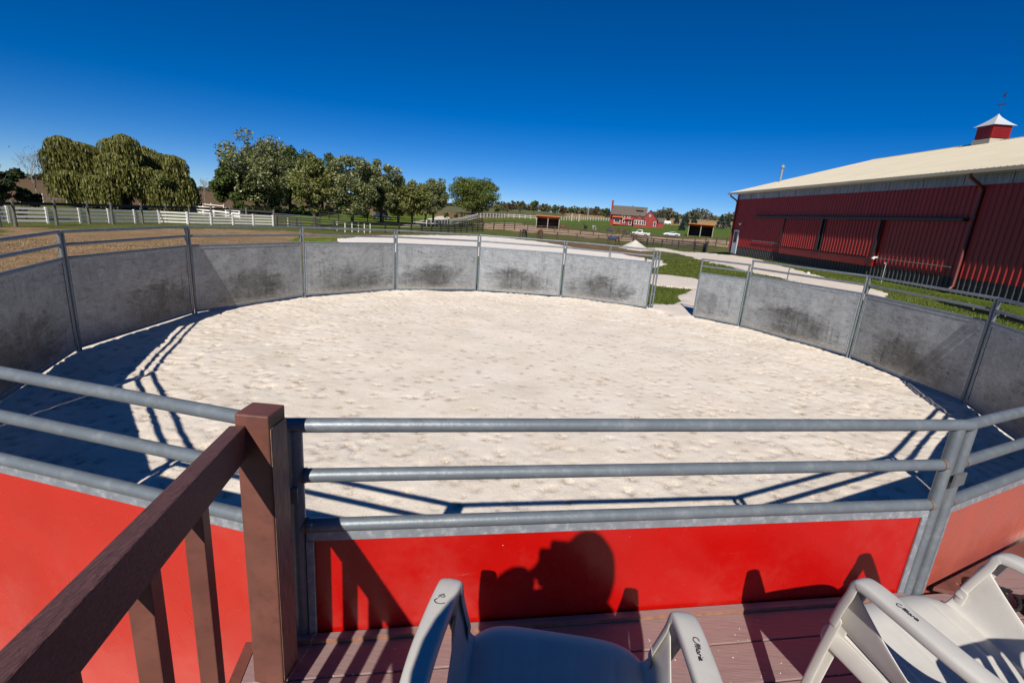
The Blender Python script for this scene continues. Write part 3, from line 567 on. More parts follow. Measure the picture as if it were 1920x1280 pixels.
# kerb board with screws along the second panel
nn2 = Vector((v2.y, -v2.x, 0))
def KP(s, o, z): p = Rp+v2*s+nn2*o; return (p.x, p.y, z)
m = MB(); m.extr([(.10,.03),(2.5,.03),(2.5,.085),(.16,.085)], DZ+.002, DZ+.020, lambda s,o,z: KP(s,o,z)); kb = m.build('kerb_board', M['wood'], dk)
m = MB()
for s_ in (.22,.62,1.02,1.42,1.82): m.tube([KP(s_,.058,DZ+.019),KP(s_,.058,DZ+.0225)], .006, 8)
m.build('screw', M['rust'], dk)
m = MB(); m.extr([(U0_-.035,-3.9),(U0_-.002,-3.9),(U0_-.002,-.012),(U0_-.035,-.012)], DZ-.17, DZ-.001, lambda u,n,z: DP(u,n,z)); m.extr([(U0_,-.03),(PW,-.03),(PW,-.012),(U0_,-.012)], DZ-.20, DZ-.032, lambda u,n,z: DP(u,n,z)); m.build('rim_joist', M['wood'], dk)
m = MB()
for u_ in (U0_+.05, 1.6, 3.3):
    for n_ in (-.1, -1.9, -3.7): p = DP(u_, n_, .35); m.box((p.x,p.y,.36),(.09,.09,.86), dang)
m.build('support_post', M['wood'], dk)
pv, pf = [], []; rg = np.random.default_rng(9)
for k in range(420):
    u_, n_ = rg.uniform(-.1, 3.4), -abs(rg.normal(0,.45))-.05 if rg.random() < .8 else -rg.uniform(.05,2); p = DP(u_, n_, DZ); s_ = rg.uniform(.0012,.0036); b0 = len(pv)
    for q in ((1,0,0),(0,1,0),(-1,0,0),(0,-1,0),(0,0,1)): pv.append((p.x+q[0]*s_*rg.uniform(.6,1.3), p.y+q[1]*s_*rg.uniform(.6,1.3), DZ+.0006+q[2]*s_*1.2))
    pf += [(b0,b0+1,b0+4),(b0+1,b0+2,b0+4),(b0+2,b0+3,b0+4),(b0+3,b0,b0+4)]
o = fast_mesh('grit', pv, pf, M['stone']); props(o, 'white grit and crumbs scattered over the deck boards', 'grit', kind='stuff')

# ------------------------------------------------------------------ brown post and stair handrail
st_ = thing('stair_railing', 'brown painted corner post with sloping handrail and balusters at the deck edge', 'railing', (-.617,1.147,DZ))
pc = Vector((-.632,1.152,0)); ra = math.radians(-2)
p = MB().box((pc.x,pc.y,(DZ-.35+1.656)/2),(.087,.083,1.656-DZ+.35), ra, .004).build('corner_post', M['wood'], st_)
MB().box((pc.x+.0452,pc.y+.001,(DZ+1.63)/2),(.0012,.079,1.63-DZ-.02), ra).build('worn_side', M['bare_wood'], p)  # pale right face of the post, grazing sun painted into its colour
rd = Vector((-.229,.973,-.097)).normalized(); Pt = Vector((-.667,1.105,1.628-.045))
MB().beam(Pt-rd*1.9, Pt, .037, .088, bev=.003).build('handrail', M['rail_wood'], st_)
side = rd.cross(Vector((0,0,1))).normalized()
for tt in (.27,.475,.68,.885,1.09,1.295,1.5,1.705):
    q = Pt-rd*tt; MB().box((q.x,q.y,(DZ-.16+q.z-.036)/2),(.036,.036,q.z-.036-DZ+.16), math.radians(13), .002).build('baluster', M['wood'], st_)
q = Pt-rd*1.9; MB().box((q.x,q.y,(DZ-.35+q.z+.06)/2),(.087,.083,q.z+.06-DZ+.35), 0, .004).build('rear_post', M['wood'], st_)

# ------------------------------------------------------------------ plastic armchairs
def ribbon(mb, path, width, side_of, thick=.004, lip=0., n_sub=6):
    """swept strip with rounded, downturned edges; path: points, side_of(i)->unit side vector, width: list"""
    path = [Vector(p) for p in path]; P = []; W_ = []; Sd = []
    for i in range(len(path)-1):                                     # catmull-rom refinement
        p0, p1, p2, p3 = path[max(i-1,0)], path[i], path[i+1], path[min(i+2,len(path)-1)]
        for k in range(n_sub):
            t = k/n_sub; P.append(.5*((2*p1)+(-p0+p2)*t+(2*p0-5*p1+4*p2-p3)*t*t+(-p0+3*p1-3*p2+p3)*t**3)); W_.append(width[i]*(1-t)+width[i+1]*t); Sd.append(Vector(side_of[i])*(1-t)+Vector(side_of[i+1])*t)
    P.append(path[-1]); W_.append(width[-1]); Sd.append(Vector(side_of[-1]))
    rows = []
    for i, p in enumerate(P):
        t = (P[min(i+1,len(P)-1)]-P[max(i-1,0)]).normalized(); s = Sd[i]; s = (s-t*s.dot(t)).normalized(); nrm = t.cross(s).normalized()
        w = W_[i]/2; prof = [(-w,-lip),(-w,-.004),(-w*.82,.0005),(-w*.4,.0022),(0,.003),(w*.4,.0022),(w*.82,.0005),(w,-.004),(w,-lip)] if lip else [(-w,-.003),(-w*.8,.0),(0,.0015),(w*.8,.0),(w,-.003)]
        rows.append([p+s*a+nrm*b for a,b in prof])
    mb.grid(rows); return mb
def solid(o, th=.0042, bev=0):
    md = o.modifiers.new('solid','SOLIDIFY'); md.thickness = th; md.offset = -1
    sb = o.modifiers.new('sub','SUBSURF'); sb.levels = 1; sb.render_levels = 1
    for p in o.data.polygons: p.use_smooth = True
    return o
def make_chair(label):
    t = thing('plastic_armchair', label, 'chair', group='beige plastic armchairs on the deck')
    m = M['chair']
    rows = []; ny, nx = 26, 58
    for i in range(ny+1):
        tt = i/ny; y = -.215+tt*.515; w = .205+.031*tt; row = []
        for j in range(nx+1):
            s = -1+2*j/nx; z = .395+.070*tt**1.2-.016*(1-s*s)*math.sin(math.pi*min(1,tt*1.15)); yy = y
            if tt > .8: q = (tt-.8)/.2; z -= .028*q*q; yy = y-.012*q*q-.055*q*abs(s)**5
            z -= .026*abs(s)**7
            for g0 in (-.62,-.2,.2,.62): z -= .0022*math.exp(-((s-g0)/.016)**2)*(1 if .12 < tt < .88 else 0)
            row.append((s*w, yy, z))
        rows.append(row)
    solid(MB().grid(rows).build('seat', m, t, local=True))
    for sx in (-1,1):
        ax = (sx,0,0)
        path = [(.248,.232,.47),(.260,.214,.54),(.268,.196,.60),(.271,.186,.640),(.274,.158,.658),(.280,.07,.660),(.284,-.03,.657),(.279,-.13,.652),(.258,-.205,.648),(.222,-.262,.645)]
        path = [(sx*x,y,z) for x,y,z in path]; sd = [ax]*7+[(sx*.97,.25,0),(sx*.8,.6,0),(sx*.6,.8,0)]
        sd = [(x*sx if sx < 0 else x, y*(1 if sx>0 else 1), z) for x,y,z in sd]
        if sx < 0: sd = [(1,0,0)]*7+[(.97,-.25,0),(.8,-.6,0),(.6,-.8,0)]
        o = ribbon(MB(), path, [.050,.052,.054,.056,.057,.058,.057,.054,.050,.046], sd, lip=.026).build('armrest', m, t, local=True); solid(o); t_arm = o
        # front leg: angled blade down to the floor
        L1 = [(.262,.275,.0),(.256,.262,.18),(.249,.243,.36),(.249,.222,.505)]
        o = ribbon(MB(), [(sx*x,y,z) for x,y,z in L1], [.034,.040,.046,.046], [(1,0,0)]*4, lip=.030).build('front_leg', m, t, local=True); solid(o)
        # swept web between arm, leg and seat corner
        prof = [(.258,1.),(.252,.74),(.246,.50),(.240,.28),(.232,.12),(.222,.03),(.208,.0),(.195,.01)]; rows = []
        for k in range(15):
            q = k/14; y = .238-.36*q; tt_ = (y+.215)/.515; zb = .395+.070*tt_**1.2-.024; top_ = .150*(1-q)**1.7+.030; rows.append([(sx*(x-.018*q), y-.035*fz*(1-q), zb+top_*fz) for x,fz in prof])
        solid(MB().grid(rows).build('side_web', m, t, local=True))
        B1 = [(.222,-.262,.645),(.226,-.268,.50),(.236,-.285,.25),(.246,-.305,.0)]
        o = ribbon(MB(), [(sx*x,y,z) for x,y,z in B1], [.048,.046,.042,.036], [(1,0,0)]*4, lip=.030).build('rear_leg', m, t, local=True); solid(o)
        # side skirt of the seat
        rows = [[(sx*(.204+.030*(k/10)), -.215+.48*k/10, .366+.066*k/10), (sx*(.214+.028*(k/10)), -.215+.48*k/10, .345+.05*k/10), (sx*(.216+.028*(k/10)), -.215+.48*k/10, .315+.05*k/10)] for k in range(11)]
        solid(MB().grid(rows).build('seat_skirt', m, t, local=True))
    # backrest with long slots
    def bp(x, h):                                                     # h 0..1 up the back
        wz = .392+.43*h; y = -.205-.12*h-.035*(1-(x/.22)**2)*min(1,h*2); return (x, y, wz)
    mb = MB(); xs = [-.215+.43*j/50 for j in range(51)]; hs_ = [0,.03,.06,.10,.14,.2,.3,.4,.5,.6,.7,.8,.86,.88,.90,.94,.97,1.0]; idx = {}
    def top(x): return 1-.16*abs(x/.215)**3.2
    V = []; Fc = []
    for i, h in enumerate(hs_):
        for j, x in enumerate(xs): idx[i,j] = len(V); V.append(bp(x*(1+.05*h), h*top(x)))
    for i in range(len(hs_)-1):
        for j in range(50):
            xc = (xs[j]+xs[j+1])/2; hm = (hs_[i]+hs_[i+1])/2
            slot = any(abs(xc-c) < .0075 for c in (-.145,-.0973,-.0489,0,.0489,.0973,.145)) and .14 < hm < .88
            if not slot: Fc.append((idx[i,j],idx[i,j+1],idx[i+1,j+1],idx[i+1,j]))
    mb.add(V, Fc); solid(mb.build('backrest', m, t, local=True))
    return t, t_arm
def strokes(name, parent, lines, org, ux, uy, nz=.0042, r=.0011):
    """handwriting: pen strokes as thin raised ink lines"""
    mb = MB(); org = Vector(org); ux = Vector(ux).normalized(); uy = Vector(uy).normalized(); nrm = ux.cross(uy)
    for ln in lines:
        pts = [org+ux*x+uy*y+nrm*nz for x,y in ln]; fine = []
        for i in range(len(pts)-1):
            p0,p1,p2,p3 = pts[max(i-1,0)],pts[i],pts[i+1],pts[min(i+2,len(pts)-1)]
            for k in range(5): t = k/5; fine.append(.5*((2*p1)+(-p0+p2)*t+(2*p0-5*p1+4*p2-p3)*t*t+(-p0+3*p1-3*p2+p3)*t**3))
        fine.append(pts[-1]); mb.tube(fine, r, 5)
    return mb.build(name, M['ink'], parent, local=True)
# cursive "(Marie": stroke lists in letter heights
MARIE = [[(-.9,1.1),(-1.5,.9),(-1.6,.3),(-1.0,0),(-.3,.4),(0,1.0),(.05,.0)],[(.05,.1),(.35,1.0),(.45,0),(.75,.95),(.9,0)],[(1.6,.55),(1.25,.5),(1.15,.15),(1.45,0),(1.65,.5),(1.7,.05),(1.9,.1)],[(1.95,0),(2.1,.55),(2.25,.4),(2.4,.5)],[(2.6,.5),(2.6,.05),(2.75,.1)],[(2.62,.8),(2.66,.84)],[(2.85,.25),(3.2,.35),(3.1,.6),(2.9,.45),(2.95,.05),(3.4,.1)]]
ch1, _ = make_chair('beige plastic armchair in the shade straight ahead, its blue-shaded seat filling the bottom centre')
def place(t, org, az): t.location = (org[0], org[1], DZ); t.rotation_euler = (0,0,-math.radians(az))
ch2 = copy_tree(ch1); ch2['label'] = 'beige plastic armchair at the right, sunlight through its back slots striping the seat'
place(ch1, (.140,.713), 5.2); place(ch2, (1.163,.916), -16.8)
for c_ in (ch1, ch2): c_.scale = (.91,.91,.91)
def arms(t): a = [c for c in t.children if c.name.startswith('armrest')]; return sorted(a, key=lambda c: sum(v.co.x for v in c.data.vertices))
def scaled(ls, k, ks=1): return [[(x*k, y*k*ks) for x,y in l] for l in ls]
strokes('handwriting', arms(ch2)[0], scaled(MARIE, .0105), (-.288,.065,.662), (0,-1,0), (1,0,0), .0010)
strokes('handwriting', arms(ch1)[1], scaled(MARIE, .0115), (.272,.080,.662), (0,-1,0), (1,0,0), .0010)
strokes('handwriting', arms(ch1)[0], scaled([[(-.2,1.2),(.1,.7),(.5,.8),(.5,1.3),(.2,1.35),(.1,.8),(.3,.4),(.8,.5)],[(1.0,.3),(1.4,-.1),(1.9,.3),(2.0,1.1),(1.7,1.7)]], .0135), (-.292,.115,.662), (0,-1,0), (1,0,0), .0010)

# ------------------------------------------------------------------ rope coil by the deck corner
def coil(name, c, R_, turns, label, seed, sq=1.):
    rg = np.random.default_rng(seed); mb = MB()
    for k in range(turns):
        off = (rg.normal(0,.012), rg.normal(0,.012)); r = R_*rg.uniform(.7,1.1); ph = rg.random()*6.28; z0 = .012+.011*k*.5; a0 = rg.uniform(0,.5)
        pts = [(c[0]+off[0]+r*math.cos(a)*sq, c[1]+off[1]+r*math.sin(a), DZ+z0+.012*math.sin(a*2+ph)) for a in np.linspace(a0, a0+6.0, 40)]
        for s_ in range(3):                                           # three twisted strands
            q = []
            for i, p in enumerate(pts):
                w = i*1.1+s_*2.094; q.append((p[0]+.0055*math.cos(w), p[1]+.004*math.cos(w+1), p[2]+.0055*math.sin(w)))
            mb.tube(q, .0062, 6)
    o = mb.build(name, M['rope'], None, 60, loc=(c[0], c[1], DZ)); props(o, label, 'rope', 'black ropes dropped on the deck'); return o
coil('rope_coil', (2.005,1.70), .055, 5, 'small black braided rope coil against the panel foot, behind the right chair', 4, 1.2)
coil('rope_coil', (2.20,1.60), .075, 7, 'larger black braided rope heap at the right edge, between the right chair and the panel', 5, 1.3)

# ------------------------------------------------------------------ the photographer behind the viewpoint (casts the shadow on the red panel)
pr = thing('person', 'seated person in navy shirt holding a camera, casting the shadow on the red panel', 'person', (.1,-.35,DZ))
def rel(pts, o=(.1,-.35,DZ)): return [(x-o[0], y-o[1], z-o[2], r) for x,y,z,r in pts]
body = rel([(.10,-.38,1.36,(.13,.10)),(.08,-.36,1.50,(.19,.12)),(.03,-.31,1.70,(.22,.12)),(.0,-.26,1.88,(.24,.12)),(.02,-.22,2.02,(.19,.09)),(.09,-.15,2.06,.052),
  (-.075,-.17,1.98,.10),(-.14,-.15,1.98,.09),(-.205,-.125,2.04,.082),(-.165,-.105,2.13,.070),(-.085,-.075,2.16,.045),
  (.22,-.28,1.90,.07),(.25,-.20,1.80,.06),(.20,-.13,1.86,.065),(.09,-.09,1.99,.062),(.03,-.07,2.08,.048),
  (.01,-.36,1.33,.085),(-.02,-.10,1.36,.075),(-.03,.10,1.36,.062),(-.03,.13,1.10,.055),(-.03,.10,.90,.040),
  (.19,-.36,1.33,.085),(.22,-.10,1.36,.075),(.23,.10,1.36,.062),(.23,.13,1.10,.055),(.23,.10,.90,.040)])
be = [(0,1),(1,2),(2,3),(3,4),(4,5),(3,6),(6,7),(7,8),(8,9),(9,10),(3,11),(11,12),(12,13),(13,14),(14,15),(0,16),(16,17),(17,18),(18,19),(19,20),(0,21),(21,22),(22,23),(23,24),(24,25)]
bo = skinned('body', body, be, M['shirt'], pr, 2, 0)
k_ = 1.13; lg = [body[0], (body[0][0], body[0][1], body[0][2]+.07, (.17,.125))]+body[16:26]
lg = [(*p[:3], tuple(q*k_ for q in p[3]) if isinstance(p[3], tuple) else p[3]*k_) for p in lg]
lg[6] = (*lg[6][:2], lg[6][2]+.03, .062); lg[11] = (*lg[11][:2], lg[11][2]+.03, .062)
skinned('trousers', lg, [(0,1),(0,2),(2,3),(3,4),(4,5),(5,6),(0,7),(7,8),(8,9),(9,10),(10,11)], M['trousers'], pr, 2, 0)
hd = MB(); rows = []
for i in range(17):                                                   # head with brow, nose, lips and chin
    v = i/16; th = math.pi*v; z = 2.215+.122*math.cos(th); row = []
    for j in range(25):
        a = 2*math.pi*j/24; r = math.sin(th)**.8; jaw = 1-.28*max(0,(v-.55)/.45); x = .078*r*jaw*math.cos(a); y = .098*r*(1-.16*max(0,(v-.6)/.4))*math.sin(a)
        f = max(0, math.sin(a)); nose = .022*math.exp(-((math.cos(a))/.13)**2)*math.exp(-((v-.57)/.07)**2)*f; eye = -.007*math.exp(-((abs(math.cos(a))-.38)/.14)**2)*math.exp(-((v-.50)/.05)**2)*f
        lip = .006*math.exp(-(math.cos(a)/.3)**2)*(math.exp(-((v-.70)/.025)**2)+math.exp(-((v-.745)/.02)**2))*f; chin = .008*math.exp(-(math.cos(a)/.4)**2)*math.exp(-((v-.86)/.06)**2)*f
        row.append((.085+x, -.145+y+nose+eye+lip+chin, z))
    rows.append(row)
rows_s = [[(.020+.205*math.sin(math.pi*i/10)*math.cos(a)*(1+.05*math.sin(5*a+i)), -.185+.115*math.sin(math.pi*i/10)*math.sin(a)*(1+.06*math.sin(4*a+i*2)), 2.045+.13*math.cos(math.pi*i/10)) for a in np.linspace(0,2*math.pi,29)] for i in range(11)]
MB().grid(rows_s).build('scarf', M['trousers'], pr, 180)  # unseen mass added below the chin to close a gap in the cast shadow
h = hd.grid(rows).build('head', M['skin'], pr, 180)
rows = []
for i in range(9):
    th = math.pi*.66*i/8; row = []
    for j in range(25):
        a = 2*math.pi*j/24; dr = 1.27+.02*math.sin(a*7)+.015*math.sin(a*13+i); cut = 1 if math.sin(a) < .35 else .72
        row.append((.085+.080*dr*math.sin(th*cut)*math.cos(a), -.150+.098*dr*math.sin(th*cut)*math.sin(a), 2.222+.152*math.cos(th*cut)*1.02))
    rows.append(row)
MB().grid(rows).build('hair', M['hair'], h and pr, 180)
def hand(wr, d, up, side, curl, name):
    """palm and five bent fingers in one skinned mesh"""
    wr, d, up, side = (Vector(q).normalized() if i else Vector(q) for i, q in enumerate((wr, d, up, side))); P = [(*wr, .022), (*(wr+d*.045), (.036,.014)), (*(wr+d*.085), (.038,.012))]; E = [(0,1),(1,2)]
    for k, (o_, ln) in enumerate(((-.030,.070),(-.010,.080),(.010,.076),(.029,.060))):
        b = wr+d*.088+side*o_; i0 = len(P); P.append((*b,.0085)); E.append((2,i0)); p_ = b; dr = Vector(d)
        for q in range(3):
            dr = (dr*math.cos(curl)+up*-math.sin(curl)).normalized() if q else (dr*math.cos(curl*.5)-up*math.sin(curl*.5)); p_ = p_+dr*ln*(.42,.33,.25)[q]; P.append((*p_, .0085-.001*q)); E.append((len(P)-2, len(P)-1))
    b = wr+d*.03-side*.038; i0 = len(P); P.append((*b,.011)); E.append((1,i0)); p_ = b+(d*.6-side*.5-up*.4).normalized()*.035; P.append((*p_,.010)); E.append((i0,i0+1)); p_ = p_+(d*.85-side*.1-up*.5).normalized()*.028; P.append((*p_,.009)); E.append((i0+1,i0+2))
    o_ = pr.location; P = [(p[0]-o_[0],p[1]-o_[1],p[2]-o_[2],p[3]) for p in P]; return skinned(name, P, E, M['skin'], pr, 1, 0)
hand((-.105,-.07,2.15), (.85,.1,.1), (0,-.3,-1), (0,-1,.2), .30, 'left_hand'); hand((.035,-.065,2.10), (.1,.1,.9), (1,.2,.3), (0,1,0), .35, 'right_hand')
for x in (-.03,.23): MB().box((x,.14,DZ+.045),(.085,.26,.088), 0, .03).build('shoe', M['shoe'], pr, 60)
ca = thing('camera_prop', 'black still camera held up at eye level by the seated person', 'camera', (0,-.07,2.186)); ca.name = 'still_camera'
MB().box((-.005,-.088,2.195),(.145,.055,.125), 0, .010).box((-.005,-.085,2.268),(.075,.045,.05), 0, .010).build('camera_body', M['camera_body'], ca, 40)
MB().tube([(0,-.062,2.186),(0,-.040,2.186),(0,-.012,2.186)], [.034,.037,.037], 24).build('lens', M['camera_body'], ca, 40)
bn = thing('bench', 'plain brown wooden bench the photographer sits on', 'bench', (.1,-.42,DZ))
MB().box((.1,-.45,DZ+.50),(1.1,.30,.036), dang, .004).build('seat', M['wood'], bn)
for x in (-.36,.56):
    for y in (-.10,.10): MB().box((x+(.0), -.45+y+(x-.1)*math.tan(dang), DZ+.24),(.05,.05,.483), dang, .003).build('leg', M['wood'], bn)
# ------------------------------------------------------------------ the red barn
BA = Vector((21.036,49.967,0)); wd = Vector((.0226,-.9997,0)).normalized(); inn = Vector((-wd.y, wd.x, 0))   # inn points into the barn (+x)
if inn.x < 0: inn = -inn
BL = 66.
def BP(s, o, z): p = BA+wd*s+inn*o; return (p.x, p.y, z)               # s along the wall, o inward
barn = thing('barn', 'long dark red steel-sided barn with cream roof on the right', 'barn', (BA.x,BA.y,0))
def corrugated(mb, s0, s1, z0, z1, off, pitch=.30, dep=.035):
    s = s0; prof = []
    while s < s1: prof += [(s, off), (min(s+pitch*.70,s1), off), (min(s+pitch*.78,s1), off-dep), (min(s+pitch*.92,s1), off-dep)]; s += pitch
    prof.append((s1, off)); mb.grid([[BP(a,b,z0) for a,b in prof],[BP(a,b,z1) for a,b in prof]])
ZK, ZW, ZE = .76, 5.13, 5.70
m = MB(); corrugated(m, 0, BL, ZK, ZW, 0); m.build('wall', M['barn_red'], barn)
m = MB(); corrugated(m, 0, BL, -.3, ZK-.003, .03, .30, .05); m.build('skirt', M['barn_dark'], barn)
m = MB(); corrugated(m, 0, BL, ZW+.003, ZE, .015, .30, .02); m.build('light_band', M['panel_light'], barn)
for s_ in np.arange(2.4, BL, 2.44): m = MB(); m.extr([(s_,-.03),(s_+.05,-.03),(s_+.05,.012),(s_,.012)], ZW+.01, ZE-.02, lambda s,o,z: BP(s,o,z)); m.build('band_joint', M['strip'], barn)
RX, RZ, OV = 12.47, 9.78, .80
sl_ = (RZ-ZE-.05)/(RX+OV)
m = MB(); m.extr([(0,-.3),(0,ZE),(RX,RZ-.2),(2*RX,ZE),(2*RX,-.3)], .02, .10, lambda o,z,s: BP(s,o+.06,z)); m.build('gable_wall', M['barn_red'], barn)
m = MB(); m.extr([(0,-.3),(0,ZE),(RX,RZ-.2),(2*RX,ZE),(2*RX,-.3)], BL-.1, BL-.02, lambda o,z,s: BP(s,o+.06,z)); m.build('gable_wall', M['barn_red'], barn)
m = MB(); m.extr([(2*RX-.1,-.3),(2*RX-.1,ZE),(2*RX,ZE),(2*RX,-.3)], .1, BL-.1, lambda o,z,s: BP(s,o,z)); m.build('rear_wall', M['barn_red'], barn)
m = MB()                                                              # ribbed roof, both slopes
for sgn in (0,1):
    prof = []; s = -.5
    while s < BL+.5: prof += [(s,0),(s+.24,0),(s+.26,.03),(s+.29,.03)]; s += .305
    prof.append((BL+.5,0))
    e = -OV if sgn == 0 else 2*RX+OV
    m.grid([[BP(a,e,ZE+.05+b) for a,b in prof],[BP(a,RX,RZ+b) for a,b in prof]])
rf = m.build('roof', M['barn_roof'], barn)
m = MB()
m.extr([(-OV,ZE-.10),(-OV,ZE+.045),(-OV+.03,ZE+.045),(-OV+.03,ZE-.10)], -.5, BL+.5, lambda o,z,s: BP(s,o,z)); m.extr([(-OV+.03,ZE-.07),(-OV+.03,ZE-.05),(.0,ZE-.05+.0),(.0,ZE-.07)], -.4, BL+.4, lambda o,z,s: BP(s,o,z)); m.build('fascia', M['barn_roof'], barn)
m = MB(); m.tube([BP(-.5,RX,RZ+.0),BP(BL+.5,RX,RZ+.0)], .07, 8); m.build('ridge_cap', M['barn_roof'], rf)
m = MB(); m.extr([(-OV-.13,ZE-.13),(-OV-.14,ZE+.0),(-OV-.01,ZE+.0),(-OV-.01,ZE-.13)], -.5, BL+.5, lambda o,z,s: BP(s,o,z)); m.build('gutter', M['barn_roof'], barn)
for s_ in (.1, 25.62, 51.): 
    a = .10
    m = MB(); m.tube([BP(s_-.0,-OV-.07,ZE-.12),BP(s_,-OV-.04,ZE-.28),BP(s_,-.25,ZE-.62),BP(s_,-a,ZE-.80),BP(s_,-a,ZE-1.2),BP(s_,-a,.35),BP(s_,-.28,.16)], .075, 8); m.build('downspout', M['downspout'], barn, 50)
m = MB(); m.extr([(-.04,-.09),(.17,-.09),(.17,-.038),(-.04,-.038)], ZK-.02, ZE-.1, lambda s,o,z: BP(s,o,z)); m.build('corner_trim', M['barn_red'], barn)
m = MB(); m.extr([(25.42,-.10),(25.54,-.10),(25.54,-.037),(25.42,-.037)], ZK-.02, ZW-.05, lambda s,o,z: BP(s,o,z)); m.build('wall_pilaster', M['barn_red'], barn)
m = MB(); m.extr([(4.3,-.30),(25.3,-.30),(25.3,-.04),(4.3,-.04)], 3.44, 3.58, lambda s,o,z: BP(s,o,z)); m.build('door_track', M['barn_black'], barn)
for (sa, sb, zb) in ((9.4,14.3,1.27),(14.65,19.85,1.27)):
    m = MB(); corrugated(m, sa, sb, zb, 3.43, -.16, .30, .05); d = m.build('sliding_door', M['barn_red'], barn)
    m = MB(); m.extr([(sa-.0,-.24),(sa+.07,-.24),(sa+.07,-.15),(sa-.0,-.15)], zb-.04, 3.435, lambda s,o,z: BP(s,o,z)); m.build('door_edge', M['barn_black'], d)
    m = MB(); m.extr([(sb-.07,-.24),(sb+.05,-.24),(sb+.05,-.15),(sb-.07,-.15)], zb-.04, 3.435, lambda s,o,z: BP(s,o,z)); m.build('door_edge', M['barn_black'], d)
m = MB(); m.extr([(9.4,-.15),(19.9,-.15),(19.9,-.04),(9.4,-.04)], ZK-.05, 1.20, lambda s,o,z: BP(s,o,z)); m.build('door_threshold', M['barn_red'], barn)
for sa, sb, gz in ((4.6,9.0,1.45),(20.3,25.2,1.22)): MB().tube([BP(sa,-.10,gz),BP(sb,-.10,gz)], .028, 8).build('guide_rail', M['galv'], barn)
dr = MB(); dr.extr([(.62,-.10),(1.62,-.10),(1.62,-.02),(.62,-.02)], .02, 2.28, lambda s,o,z: BP(s,o,z)); d = dr.build('walk_door', M['door_grey'], barn)
m = MB(); m.extr([(.80,-.115),(1.42,-.115),(1.42,-.102),(.80,-.102)], 1.1, 2.1, lambda s,o,z: BP(s,o,z)); m.build('pane', M['glass'], d)
MB().tube([BP(1.48,-.16,1.02),BP(1.48,-.10,1.02)], .03, 8).build('handle', M['galv'], d)
t = thing('wall_lamp', 'small white wall lamp above the pale walk door of the barn', 'wall lamp', BP(1.9,-.1,2.95))
MB().tube([BP(1.9,-.04,2.95),BP(1.9,-.2,2.92),BP(1.9,-.26,2.78)], [.04,.05,.11], 10).build('lamp_shade', M['white2'], t); MB().box(BP(1.9,-.05,2.98),(.04,.12,.16)).build('wall_plate', M['galv_dark'], t)
t = thing('wall_lamp', 'small white lamp fixed low beside the barn sliding doors', 'wall lamp', BP(20.1,-.2,1.25)); MB().tube([BP(20.1,-.05,1.27),BP(20.1,-.24,1.25),BP(20.1,-.32,1.15)], [.05,.07,.10], 10).build('lamp_shade', M['white2'], t); MB().box(BP(20.1,-.05,1.33),(.04,.10,.12)).build('wall_plate', M['galv_dark'], t)
# cupola and vane
cu = thing('cupola', 'red louvred cupola with white flared roof on the barn ridge', 'cupola', (33.78,38.75,RZ))
cs, cn = 38.75, 33.78; hw = .66
MB().box((cn,cs,RZ-.05),(2*hw+.12,2*hw+.12,.40)).build('base', M['barn_roof'], cu)
b = MB().box((cn,cs,RZ+.22+.45),(2*hw,2*hw,.9)).build('body', M['barn_red'], cu)
for sx, sy in ((-1,0),(0,-1)):
    m = MB()
    for k in range(9):
        z = RZ+.30+k*.092
        if sx: m.box((cn-hw-.012,cs,z),(.024,2*hw-.2,.05))
        else: m.box((cn,cs-hw-.012,z),(2*hw-.2,.024,.05))
    m.build('louvre', M['barn_red'], b)
rows = []
for k in range(9):
    q = k/8; w = (hw+.15)*(1-q)**1.35+.03; z = RZ+1.06+.85*q; rows.append([(cn-w,cs-w,z),(cn+w,cs-w,z),(cn+w,cs+w,z),(cn-w,cs+w,z),(cn-w,cs-w,z)])
m = MB().grid(rows); m.add([(cn-hw-.14,cs-hw-.14,RZ+1.063),(cn+hw+.14,cs-hw-.14,RZ+1.063),(cn+hw+.14,cs+hw+.14,RZ+1.063),(cn-hw-.14,cs+hw+.14,RZ+1.063)],[(0,1,2,3)]); m.build('roof', M['cupola_roof'], cu)
va = thing('weather_vane', 'thin dark weather vane above the barn cupola', 'weather vane', (cn,cs,RZ+1.85))
MB().tube([(cn,cs,RZ+1.85),(cn,cs,RZ+3.2)], .013, 6).build('rod', M['barn_black'], va)
MB().tube([(cn-.35,cs,RZ+2.55),(cn+.35,cs,RZ+2.55)], .016, 6).tube([(cn,cs-.35,RZ+2.55),(cn,cs+.35,RZ+2.55)], .016, 6).build('compass_arms', M['barn_black'], va)
MB().add([(cn-.25,cs-.2,RZ+3.1),(cn+.0,cs,RZ+3.28),(cn+.28,cs+.22,RZ+3.46),(cn+.2,cs+.16,RZ+3.12),(cn,cs,RZ+3.0)]+[(cn-.25+.02,cs-.22,RZ+3.1),(cn+.02,cs-.02,RZ+3.28),(cn+.30,cs+.20,RZ+3.46),(cn+.22,cs+.14,RZ+3.12),(cn+.02,cs-.02,RZ+3.0)],[(0,1,2,3,4),(9,8,7,6,5),(0,1,6,5),(1,2,7,6),(2,3,8,7),(3,4,9,8),(4,0,5,9)]).build('figure', M['barn_black'], va)
vp = thing('vent_pipe', 'slim galvanised vent pipe with cap at the far end of the barn roof', 'vent pipe', (24.5,49.55,6.9))
MB().tube([(24.5,49.55,6.7),(24.5,49.55,8.25)], .10, 12).build('pipe', M['strip'], vp, 40); MB().tube([(24.5,49.55,8.2),(24.5,49.55,8.3),(24.5,49.55,8.45),(24.5,49.55,8.6)], [.11,.2,.2,.05], 12).build('cap', M['strip'], vp, 40)
